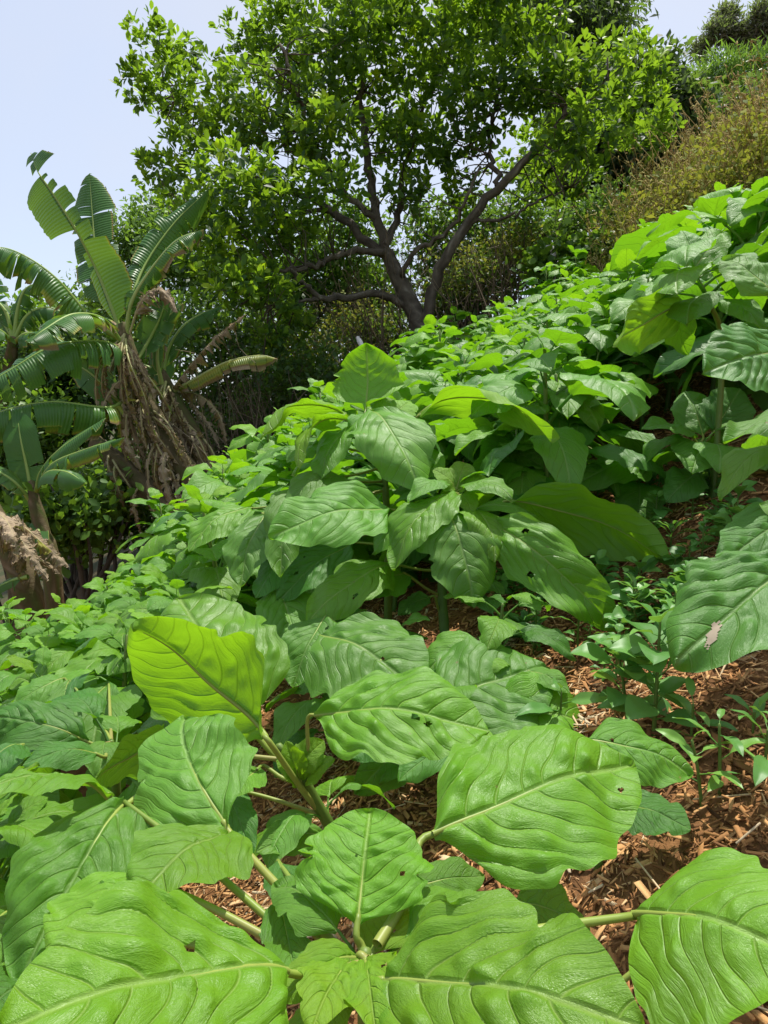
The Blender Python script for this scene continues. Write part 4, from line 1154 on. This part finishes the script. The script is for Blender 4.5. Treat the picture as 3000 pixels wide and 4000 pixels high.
def dry_weed(label, X, Y, y, w, h, n=70, leafy=1.0, tintb=.5):
    p = at(X, Y, y); x = float(p[0]); z = float(gz(x, y))
    foot = np.array((x, y, z)); root = empty('dry_weed', foot); tag(root, label, 'weed', 'dry weeds above the field')
    st, sd = MB(), MB(); C, D, tn = [], [], []
    for q in range(n):
        s = np.array((rng.normal() * w * .5, rng.normal() * .5, 0)); s[2] = gz(x + s[0], y + s[1]) - z - .05
        hh = h * rng.uniform(.55, 1.1); ln = rng.normal(size=2) * .22 * hh
        e = s + np.array((ln[0], ln[1], hh))
        m = .5 * (s + e) + np.array((0, 0, .08 * hh)) - np.array((ln[0], ln[1], 0)) * .2
        c = curve([s, m, e], 10)
        V, Q, T = tube(c, [.008, .005, .002], 3); st.add(V, Q, T, tint=rng.uniform(.4, 1))
        for f in range(4, 10):
            for _ in range(5):
                a = unit(rng.normal(size=3) + np.array((0, 0, .4))); l = rng.uniform(.05, .20) * (1.2 - .08 * f)
                if rng.random() < .40:
                    V, Q, T = tube(np.array([c[f], c[f] + a * l * .6 + (0, 0, .01), c[f] + a * l - (0, 0, .03 * rng.random())]), [.004, .006, .002], 3)
                    sd.add(V, Q, T, tint=np.clip(rng.normal(tintb, .25), 0, 1))
                for _k in range(int(leafy + rng.random())):
                    C.append(c[max(1, f - 3)] + rng.normal(size=3) * .07); D.append(a); tn.append(rng.normal(.5, .25))
    st.obj('stems', M['seed'], root, kind='stuff'); sd.obj('seed_heads', M['seed'], root, kind='stuff')
    C = np.array(C); D = np.array(D)
    V, F, k = leaf_mass(C, D, unit(rng.normal(size=C.shape) * .5 + np.array((0, 0, 1))), rng.uniform(.05, .11, len(C)), 1.0, False)
    o = link(bpy.data.objects.new('foliage', mesh_np('foliage', V, F, M['f_olive'], tint=np.repeat(np.clip(tn, 0, 1), k))), root); o['kind'] = 'stuff'
for (X, Y, y, w, h, tb, lab) in [
    (1420, 470, 8.6, .6, 1.15, .9, 'yellowing dry weed at the left end of the dry weeds above the field'),
    (1500, 420, 8.4, .7, 1.35, .8, 'olive dry weed with tangled seed heads above the far rows'),
    (1590, 370, 8.2, .7, 1.5, .7, 'olive-yellow dry weed above the far rows near the right edge'),
    (1670, 320, 8.2, .7, 1.5, .6, 'dry weed cut by the right edge above the far rows'),
    (1440, 400, 9.8, .6, 1.4, .35, 'brown-headed dry weed standing against the dark tree'),
    (1540, 330, 9.8, .8, 1.6, .4, 'rust-brown dry weed behind the olive ones'),
    (1640, 270, 9.8, .8, 1.7, .45, 'rust-brown dry weed high by the right edge'),
    (1370, 520, 9.0, .5, .9, .75, 'low yellow dry weed by the far corner of the rows'),
    (1470, 360, 11.5, .8, 1.6, .55, 'tawny dry weed second row back, nearest the dark tree'),
    (1600, 290, 11.5, .9, 1.8, .6, 'tawny dry weed second row back, near the right edge'),
    (1290, 510, 10.0, .6, .9, .65, 'sparse dry weed between the bright shrub and the field')]:
    dry_weed(lab, X, Y, y, w, h, 75, 1.6, tb)

def thicket(label, X0, X1, y, h, n, tb=.5):
    xa, xb = at(X0, 800, y)[0], at(X1, 800, y)[0]; cx = .5 * (xa + xb)
    foot = np.array((cx, y, float(gz(cx, y)))); root = empty('bare_thicket', foot); tag(root, label, 'thicket')
    mb = MB()
    for q in range(n):
        x = rng.uniform(xa, xb); yy = y + rng.normal() * .5
        s = np.array((x, yy, gz(x, yy) - .05)) - foot
        ln = rng.normal(size=2) * .3 * h + np.array((-.1 * h, 0)); hh = h * rng.uniform(.5, 1.1)
        e = s + np.array((ln[0], ln[1], hh))
        c = curve([s, .5 * (s + e) + rng.normal(size=3) * .12, e], 9)
        V, Q, T = tube(c, [.010, .006, .002], 4); mb.add(V, Q, T, tint=np.clip(rng.normal(tb, .25), 0, 1))
        for _ in range(4):
            b = c[int(rng.integers(3, 9))]; a = unit(rng.normal(size=3) + (0, 0, .5)) * rng.uniform(.15, .5)
            V, Q, T = tube(curve([b, b + a * .5 + rng.normal(size=3) * .03, b + a], 5), [.004, .002], 3); mb.add(V, Q, T, tint=np.clip(rng.normal(tb, .25), 0, 1))
    mb.obj('stems', M['twig'], root, kind='stuff')
thicket('tangle of bare brown stems under the big tree, left of its trunk', 600, 900, 10.6, 2.2, 150)
thicket('tangle of bare grey stems right of the big tree trunk', 930, 1130, 10.9, 1.9, 110)
thicket('bare leaning stems right of the banana trunk', 430, 640, 8.6, 1.7, 110, .35)

# ------------------------------------------------------------------ white pipe and white marker
def white_mat():
    m, nt, N, L = new_mat('white_plastic')
    out = N('ShaderNodeOutputMaterial'); tc = N('ShaderNodeTexCoord')
    c = mixc(nt, maprange(nt, noise(nt, tc.outputs['Object'], 12, 4), .5, .75, 0, .7), (0.72, 0.70, 0.68), (0.36, 0.28, 0.22))
    pr = N('ShaderNodeBsdfPrincipled'); L(c, pr.inputs['Base Color']); pr.inputs['Roughness'].default_value = .5
    L(pr.outputs[0], out.inputs[0]); return m
M['white'] = white_mat()
a, b = P(772, 728, 8.6), P(848, 880, 8.5)
dirv = unit(b - a)
gp = b.copy()
while gp[2] > gz(gp[0], gp[1]) - .1: gp = gp + dirv * .05
root = empty('irrigation_pipe', (gp[0], gp[1], float(gz(gp[0], gp[1])))); tag(root, 'leaning white pipe behind the rolled upright leaf', 'pipe')
org = np.array(root.location)
mb = MB(); V, Q, T = tube(curve([gp, a], 12) - org, .024, 12); mb.add(V, Q, T); mb.obj('pipe_tube', M['white'], root)
mb = MB(); V, Q, T = tube(np.array([a + dirv * .16, a + dirv * .04]) - org, .032, 12); mb.add(V, Q, T); mb.obj('coupling', M['white'], root)
mb = MB(); V, Q, T = tube(np.array([a + dirv * .80, a + dirv * .87]) - org, .030, 12); mb.add(V, Q, T); mb.obj('coupling', M['white'], root)
a, b = P(1183, 535, 9.0), P(1196, 556, 9.0)
x, y = float(b[0]), float(b[1])
root = empty('marker_stake', (x + .02, y, float(gz(x, y)))); tag(root, 'small white stake standing among the heart-leaved shrub', 'stake'); org = np.array(root.location)
mb = MB(); V, Q, T = tube(curve([org - (0, 0, .1), b, a], 8) - org, [.025, .035, .038], 10); mb.add(V, Q, T); mb.obj('stake_post', M['white'], root)
mb = MB(); V, Q, T = tube(np.array([a - (0, 0, .02), a + (0, 0, .02)]) - org, .042, 10); mb.add(V, Q, T); mb.obj('stake_cap', M['white'], root)

# ------------------------------------------------------------------ bananas
def banana_mat(name, dead=False):
    m, nt, N, L = new_mat(name)
    out = N('ShaderNodeOutputMaterial'); tc = N('ShaderNodeTexCoord')
    at_ = N('ShaderNodeAttribute'); at_.attribute_name = 'tint'     # 0 green .. 1 dry
    n1 = noise(nt, tc.outputs['Object'], 9, 4, .6)
    f = mathn(nt, 'ADD', at_.outputs['Fac'], mathn(nt, 'MULTIPLY', mathn(nt, 'SUBTRACT', n1, .5), .35))
    rp = N('ShaderNodeValToRGB'); e = rp.color_ramp.elements
    st = [(0.0, (.045, .15, .025)), (.35, (.075, .20, .03)), (.52, (.30, .30, .03)), (.62, (.20, .115, .04)), (.75, (.20, .13, .075)), (1, (.38, .28, .19))]
    while len(e) < len(st): e.new(.5)
    for qq, (p, c) in zip(e, st): qq.position = p; qq.color = (*c, 1)
    L(f, rp.inputs[0])
    wv = N('ShaderNodeSeparateXYZ'); L(tc.outputs['UV'], wv.inputs[0])
    ln = mathn(nt, 'SINE', mathn(nt, 'MULTIPLY', wv.outputs[1], 420.0))
    c = mixc(nt, mathn(nt, 'MULTIPLY', mathn(nt, 'ADD', ln, 1.0), .06), rp.outputs[0], (.16, .30, .07))
    bm = N('ShaderNodeBump'); bm.inputs['Strength'].default_value = .4; bm.inputs['Distance'].default_value = .006; L(ln, bm.inputs['Height'])
    pr = N('ShaderNodeBsdfPrincipled'); L(c, pr.inputs['Base Color']); pr.inputs['Roughness'].default_value = .42
    L(maprange(nt, f, .4, .7, .38, .85), pr.inputs['Roughness']); pr.inputs['Specular IOR Level'].default_value = .4
    L(bm.outputs[0], pr.inputs['Normal'])
    tr = N('ShaderNodeBsdfTranslucent'); L(mixc(nt, .5, c, (.30, .50, .03)), tr.inputs['Color'])
    mx = N('ShaderNodeMixShader'); L(maprange(nt, f, .4, .7, .34, .12), mx.inputs[0]); L(pr.outputs[0], mx.inputs[1]); L(tr.outputs[0], mx.inputs[2]); L(mx.outputs[0], out.inputs[0])
    return m
M['banana'] = banana_mat('banana_leaf')
M['rib'] = ramp_mat('banana_rib', [(0, (.22, .32, .06)), (.5, (.34, .36, .12)), (1, (.30, .21, .12))], .5, .4)
M['pstem'] = ramp_mat('banana_stem', [(0, (.10, .14, .03)), (.5, (.13, .09, .045)), (1, (.26, .19, .12))], .8, .2, None, 0, 12, .35, bump=(22, .012))

def banana_leaf(root, pts, wpx, nh=(0, .6, .8), tears=10, sag=.3, dry=0.0, edge=.15, petiole=.12, name='leaf', seed=None, drybase=0.0, strips=None):
    """pts (X, Y, d): midrib; blade torn into strips that hang by 'sag'"""
    r = np.random.default_rng(int(rng.integers(1e9)) if seed is None else seed)
    org = np.array(root.location)
    nvv = 120
    m = curve([P(*p) for p in pts], nvv)
    dm = np.mean([p[2] for p in pts]); W = wpx * dm / FPX
    nhv = unit(nh[0] * RGT + nh[1] * UPV - nh[2] * FWD)
    t, s, n = frame_along(m, nhv)
    v = np.linspace(0, 1, nvv)
    vb = np.clip((v - petiole) / (1 - petiole), 0, 1)
    prof = np.clip(np.minimum(1, vb * 7), 0, 1) ** .6 * np.clip((1 - vb) * 3.2, 0, 1) ** .55
    mb = MB(); uvs = []
    nu = 6
    for side in (-1, 1):
        cuts = sorted(set([0, nvv - 1] + [int(c) for c in (petiole + (1 - petiole) * r.random(int(tears * 1.15)) ** r.uniform(.7, 1.4)) * (nvv - 1)]))
        i0 = int(petiole * (nvv - 1))
        cuts = [c for c in cuts if c > i0]; cuts = [i0] + cuts
        segs = [(a, b, None) for a, b in zip(cuts[:-1], cuts[1:])]
        if strips: segs = [(int(v0 * (nvv - 1)), int(v1 * (nvv - 1)), wf) for v0, v1, wf in strips[side]]
        for a, b, wf in segs:
            if b - a < 1: continue
            ii = np.arange(a, b + 1)
            short = r.uniform(.62, 1.0) if tears > 3 else 1.0
            if wf is not None: short = wf
            rag = 1 + .015 * r.normal(size=b - a + 1)
            edry = r.uniform(.15, .8); sg = sag * r.uniform(.5, 1.5); twist = r.normal() * .25 * (tears > 3); sweep = r.normal() * .10 + .18
            uu = np.linspace(0, 1, nu + 1)
            gap = .10 * min(1, tears / 6.0)
            mi = .5 * (a + b)
            Vs = []; tt = []
            dead = dry > .5; cr1, cr2 = r.uniform(0, 6.28, 2); sdry = r.normal() * (.10 if dead else .03)
            if dead: gap = .35; short *= r.uniform(.4, 1.0); sg *= .6
            for q, u in enumerate(uu):
                hw = prof[ii] * W / 2 * short
                w_ = hw * u * (1 + (rag - 1) * (u > .9))
                ctr = m[ii] + (m[int(mi)] - m[ii]) * gap * u
                ang = sg * u
                hgt = -np.sin(ang) * w_ * 0.9 + twist * (ii - mi)[:] / max(1, b - a) * w_ * .5
                out_ = np.cos(ang) * w_
                if dead: hgt = hgt + hw * u * (.38 * np.sin(5 * u + cr1 + .35 * ii) + .28 * np.sin(11 * u + cr2 - .6 * ii))
                zz = -(sg * u ** 2) * hw * .35
                p = ctr + side * out_[:, None] * s[ii] + (hgt + .10 * w_)[:, None] * n[ii] + sweep * w_[:, None] * t[ii]
                p[:, 2] += zz
                Vs.append(p)
                dd = dry + drybase * np.clip(1 - vb[ii] * 2.2, 0, 1) + edry * max(0.0, (u - 1 + edge) / max(edge, .01)) ** .7 * (edge > 0) + .5 * np.clip(vb[ii] - .93, 0, 1) * 10 * (edge > 0)
                tt.append(np.clip(dd + sdry + r.normal() * .03, 0, 1))
            Vs = np.array(Vs).transpose(1, 0, 2); k = nu + 1; nn_ = len(ii)
            i, j = np.meshgrid(np.arange(nn_ - 1), np.arange(nu), indexing='ij'); q = (i * k + j).ravel()
            Q = np.stack([q, q + 1, q + k + 1, q + k], -1)
            if side < 0: Q = Q[:, ::-1]
            mb.add(Vs.reshape(-1, 3) - org, Q, tint=np.array(tt).T.ravel())
            uvs.append(np.stack([np.tile(uu, nn_), np.repeat(v[ii], k)], -1))
    V = np.concatenate(mb.V); me = mesh_np(name, V, np.concatenate(mb.Q), M['banana'], tint=np.concatenate(mb.t), uv=np.concatenate(uvs))
    lf = link(bpy.data.objects.new(name, me), root)
    rb = MB(); R0 = (.017 if dry < .5 else .009) * dm / 7
    Vt, Q, T = tube(m - org - n * .004, [R0 * 1.5, R0, R0 * .6, R0 * .2], 7); rb.add(Vt, Q, T, tint=min(1, dry * .9))
    rb.obj('midrib', M['rib'], lf)
    return lf

def banana(label, stem, srad, leaves, skirt=None):
    foot = P(*stem[0]); foot[2] = gz(foot[0], foot[1])
    root = empty('banana_plant', foot); tag(root, label, 'banana plant')
    c = curve([foot - (0, 0, .2)] + [P(*p) for p in stem], 24)
    mb = MB(); V, Q, T = tube(c - foot, srad, 14, .04); mb.add(V, Q, T, tint=np.clip(rng.normal(.45, .25, len(V)), 0, 1)); mb.obj('pseudostem', M['pstem'], root)
    for l in leaves: banana_leaf(root, *l[:2], **(l[2] if len(l) > 2 else {}))
    if skirt:
        n, f0, f1, ln, tb = skirt
        for q in range(n):
            p0 = c[int((f0 + (f1 - f0) * rng.random()) * 23)]
            X, Y, d = pix(p0)
            a = rng.normal() * 30 - 5; L = ln * rng.uniform(.6, 1.25); dd = rng.uniform(-.35, .15)
            banana_leaf(root, [(X, Y, d + dd * .4), (X + a * .6 + rng.normal() * 6, Y + L * .25, d + dd), (X + a + 18, Y + L * .65, d + dd), (X + a + 45 + rng.normal() * 10, Y + L, d + dd * .8)],
                        rng.uniform(16, 46), nh=(rng.normal() * .6, .1, 1), tears=14, sag=rng.uniform(.6, 1.9), dry=rng.uniform(.62, 1.0), edge=0, petiole=.05, name='dead_leaf')
    return root

Db = 7.0
banana('tall banana plant with torn upright leaves and a skirt of dead brown leaves',
    [(425, 1070, Db), (360, 960, Db), (310, 860, Db), (276, 755, Db), (266, 700, Db)], [.16, .13, .11, .085, .05], [
    ([(266, 735, Db), (240, 660, Db), (205, 575, Db), (160, 490, Db - .1), (112, 415, Db - .1), (82, 372, Db - .1), (66, 330, Db)], 150, dict(nh=(-.55, .25, .8), tears=6, sag=.22, edge=.05, petiole=.08, strips={-1: [(.10, .33, .42), (.34, .40, .25), (.49, .80, 1.0), (.86, .93, .35), (.94, .985, .8)], 1: [(.08, .44, .98), (.445, .50, .55), (.51, .565, .38), (.575, .66, .5), (.67, .72, .3), (.76, .79, .25), (.84, .935, 1.0), (.94, .99, .6)]})),
    ([(262, 720, Db + .2), (232, 640, Db + .3), (208, 560, Db + .4), (200, 470, Db + .5), (193, 374, Db + .6)], 135, dict(nh=(-.1, .2, 1), tears=8, sag=.25, edge=.06, petiole=.2)),
    ([(272, 730, Db), (284, 650, Db + .1), (315, 570, Db + .3), (378, 480, Db + .5), (452, 408, Db + .7)], 100, dict(nh=(.7, .5, .5), tears=16, sag=.7, edge=.18, petiole=.15)),
    ([(276, 740, Db), (282, 660, Db - .1), (320, 590, Db - .1), (380, 520, Db - .1), (440, 495, Db)], 80, dict(nh=(.4, .8, .3), tears=14, sag=1.2, edge=.3, dry=.25, petiole=.2)),
    ([(280, 720, Db - .1), (305, 650, Db - .2), (345, 625, Db - .25), (385, 675, Db - .3)], 75, dict(nh=(.2, .6, .8), tears=9, sag=1.3, dry=.88, edge=0)),
    ([(262, 735, Db), (200, 690, Db - .2), (125, 605, Db - .4), (60, 556, Db - .5), (0, 534, Db - .6), (-70, 545, Db - .7)], 120, dict(nh=(.35, .85, .45), tears=15, sag=1.05, edge=.38, petiole=.15, drybase=.3)),
    ([(266, 745, Db - .1), (225, 690, Db - .4), (160, 678, Db - .8), (95, 712, Db - 1.1), (60, 740, Db - 1.2)], 100, dict(nh=(0, .75, .65), tears=20, sag=.5, edge=.40, petiole=.1, drybase=.5)),
    ([(268, 765, Db - .1), (225, 738, Db - .4), (120, 746, Db - .8), (20, 800, Db - 1.0), (-60, 850, Db - 1.1)], 130, dict(nh=(0, .8, .6), tears=14, sag=.75, edge=.07, petiole=.05)),
    ([(275, 860, Db - .1), (232, 880, Db - .4), (110, 868, Db - .8), (0, 890, Db - 1.0), (-70, 930, Db - 1.0)], 125, dict(nh=(0, .85, .45), tears=14, sag=.9, edge=.07, petiole=.12, drybase=.55)),
    ([(282, 885, Db), (245, 855, Db - .1), (195, 805, Db - .1), (140, 775, Db)], 80, dict(nh=(-.3, .5, -.8), tears=6, sag=.4, edge=.05)),
    ([(285, 800, Db + .1), (320, 740, Db + .2), (345, 690, Db + .2), (365, 630, Db + .2)], 85, dict(nh=(.3, .3, -.9), tears=7, sag=.4, edge=.12)),
    ([(300, 800, Db - .2), (250, 830, Db - .3), (215, 890, Db - .35), (200, 950, Db - .3)], 50, dict(nh=(-.3, .4, .8), tears=10, sag=1.2, dry=.85, edge=0)),
    ([(270, 740, Db + .4), (330, 720, Db + .5), (350, 780, Db + .5), (340, 840, Db + .5)], 70, dict(nh=(.2, .5, .8), tears=6, sag=.4, edge=.1)),
    ([(262, 760, Db + .3), (235, 800, Db + .4), (225, 850, Db + .4), (230, 900, Db + .4)], 70, dict(nh=(-.2, .5, .8), tears=6, sag=.4, edge=.15, dry=.1)),
    ], skirt=(70, .20, .95, 175, .8))
D2 = 7.5
banana('half-dead banana plant leaning right of the tall one, brown fronds reaching under the tree',
    [(478, 1065, D2), (430, 960, D2), (380, 870, D2), (348, 800, D2)], [.12, .10, .085, .04], [
    ([(350, 830, D2), (362, 760, D2), (395, 705, D2), (440, 675, D2 + .1), (480, 662, D2 + .1)], 66, dict(nh=(.2, .8, .5), tears=8, sag=.8, edge=.25)),
    ([(360, 860, D2), (395, 810, D2 - .1), (460, 735, D2 - .2), (532, 678, D2 - .2)], 60, dict(nh=(.3, .8, .4), tears=12, sag=1.3, dry=.72, edge=0)),
    ([(365, 850, D2), (410, 825, D2 - .1), (490, 782, D2 - .2), (560, 768, D2 - .2), (600, 775, D2 - .2)], 64, dict(nh=(.1, .8, .5), tears=9, sag=1.0, dry=.45, edge=.3)),
    ([(350, 830, D2 - .1), (340, 770, D2 - .2), (352, 700, D2 - .2), (395, 655, D2 - .2)], 56, dict(nh=(.2, .5, .8), tears=8, sag=.9, dry=.3, edge=.5)),
    ([(355, 850, D2 + .1), (420, 850, D2), (470, 890, D2), (490, 960, D2)], 50, dict(nh=(.3, .6, .6), tears=14, sag=1.4, dry=.75, edge=0, name='dead_leaf')),
    ([(350, 840, D2 + .2), (330, 800, D2 + .2), (300, 790, D2 + .2), (260, 820, D2 + .2)], 56, dict(nh=(-.2, .7, .6), tears=9, sag=.9, dry=.2, edge=.4)),
    ], skirt=(52, .12, .95, 165, .8))
# a toppled trunk lying in the shade between the banana plants
fa, fb = P(205, 955, 7.1), P(345, 1095, 6.9)
gp = fb.copy(); dv = unit(fb - fa)
while gp[2] > gz(gp[0], gp[1]) - .05: gp = gp + dv * .05
root = empty('fallen_banana_trunk', (gp[0], gp[1], float(gz(gp[0], gp[1])))); tag(root, 'toppled brown banana trunk leaning in the shade between the banana plants', 'fallen trunk')
org = np.array(root.location)
mb = MB(); V, Q, T = tube(curve([gp, .5 * (gp + fa) + (0, 0, .06), fa], 20) - org, [.12, .11, .08], 14, .06); mb.add(V, Q, T, tint=np.clip(rng.normal(.6, .25, len(V)), 0, 1)); mb.obj('trunk', M['pstem'], root)
for q in range(9):
    f = rng.uniform(.1, .9); p0 = fa + (gp - fa) * f
    X, Y, d = pix(p0); a = rng.normal() * 25
    banana_leaf(root, [(X, Y, d - .1), (X + a * .6, Y + 25, d - .2), (X + a + 15, Y + 65, d - .2), (X + a + 25, Y + 100, d - .15)], rng.uniform(14, 34), nh=(rng.normal() * .5, .1, 1), tears=12, sag=1.2, dry=rng.uniform(.62, .9), edge=0, petiole=.05, name='dead_leaf')
Dn = 5.9
banana('small banana plant at the left edge below the tall one, with scorched leaf edges',
    [(112, 1225, Dn), (92, 1150, Dn), (74, 1080, Dn), (68, 1040, Dn)], [.085, .07, .055, .03], [
    ([(70, 1075, Dn), (58, 1010, Dn), (45, 950, Dn), (36, 890, Dn + .1)], 78, dict(nh=(0, .1, 1), tears=2, sag=.1, edge=0)),
    ([(76, 1065, Dn), (90, 1015, Dn - .1), (135, 965, Dn - .2), (228, 903, Dn - .2)], 75, dict(nh=(.2, .85, .5), tears=8, sag=.6, edge=.22)),
    ([(78, 1060, Dn), (110, 1005, Dn - .3), (180, 972, Dn - .5), (268, 945, Dn - .6)], 64, dict(nh=(.1, .8, .6), tears=8, sag=.8, edge=.55)),
    ([(76, 1062, Dn), (100, 1022, Dn - .3), (140, 1018, Dn - .6), (184, 1042, Dn - .7)], 70, dict(nh=(0, .8, .6), tears=5, sag=.6, edge=.25)),
    ([(70, 1085, Dn), (30, 1040, Dn - .1), (-10, 1015, Dn - .1), (-50, 1000, Dn - .1)], 60, dict(nh=(0, .8, .5), tears=4, sag=.4, edge=.05)),
    ([(80, 1100, Dn + .1), (84, 1160, Dn - .1), (78, 1200, Dn - .1)], 40, dict(nh=(.5, .2, .8), tears=2, sag=.3, edge=.1)),
    ])
Dk = 5.2
root_h = banana('collapsed dead banana clump drooping at the left edge beside the field',
    [(60, 1290, Dk), (25, 1190, Dk), (-25, 1090, Dk), (-50, 1040, Dk)], [.12, .10, .08, .05], [
    ([(-20, 1110, Dk), (40, 1130, Dk - .2), (100, 1180, Dk - .3), (150, 1225, Dk - .3)], 70, dict(nh=(.3, .7, .6), tears=9, sag=1.1, dry=.86, edge=0, name='dead_leaf')),
    ([(-25, 1120, Dk), (30, 1150, Dk - .3), (70, 1200, Dk - .4), (105, 1255, Dk - .4)], 70, dict(nh=(.3, .7, .6), tears=9, sag=1.1, dry=.9, edge=0, name='dead_leaf')),
    ([(-25, 1130, Dk), (20, 1160, Dk - .2), (40, 1210, Dk - .3), (50, 1265, Dk - .3)], 60, dict(nh=(.3, .7, .6), tears=9, sag=1.0, dry=.75, edge=0, name='dead_leaf')),
    ([(-30, 1100, Dk), (10, 1120, Dk - .3), (30, 1160, Dk - .5), (40, 1200, Dk - .5)], 80, dict(nh=(.3, .7, .6), tears=5, sag=.8, dry=.93, edge=0, name='dead_leaf')),
    ([(-40, 1120, Dk), (0, 1150, Dk - .1), (60, 1190, Dk - .1), (130, 1240, Dk - .1)], 60, dict(nh=(.1, .5, .8), tears=9, sag=1.1, dry=.78, edge=0, name='dead_leaf')),
    ([(60, 1245, Dk - .3), (30, 1252, Dk - .3), (0, 1265, Dk - .35), (-30, 1280, Dk - .4)], 55, dict(nh=(0, .8, .6), tears=4, sag=.5, edge=.0)),
    ])
Df = 9.0
banana('distant banana plant behind, at the far left against the sky',
    [(10, 900, Df), (20, 800, Df), (30, 730, Df)], [.12, .10, .06], [
    ([(30, 735, Df), (60, 680, Df), (110, 665, Df), (170, 700, Df)], 70, dict(nh=(0, .8, .6), tears=12, sag=.9, edge=.1)),
    ([(30, 735, Df), (10, 670, Df), (-30, 640, Df), (-80, 650, Df)], 70, dict(nh=(0, .8, .6), tears=12, sag=.9, edge=.1)),
    ([(30, 735, Df), (40, 660, Df), (60, 620, Df), (100, 610, Df)], 70, dict(nh=(.2, .8, .6), tears=12, sag=.8, edge=.1)),
    ([(30, 740, Df), (-10, 710, Df - .3), (-60, 720, Df - .5), (-100, 760, Df - .5)], 80, dict(nh=(0, .8, .6), tears=6, sag=.6, edge=.03)),
    ([(30, 740, Df), (60, 720, Df - .3), (120, 730, Df - .5), (180, 780, Df - .5)], 70, dict(nh=(0, .8, .6), tears=10, sag=.8, edge=.1)),
    ([(30, 730, Df), (5, 690, Df + .1), (-10, 640, Df + .2), (-5, 600, Df + .3)], 60, dict(nh=(-.2, .3, .9), tears=9, sag=.4, edge=.1)),
    ])
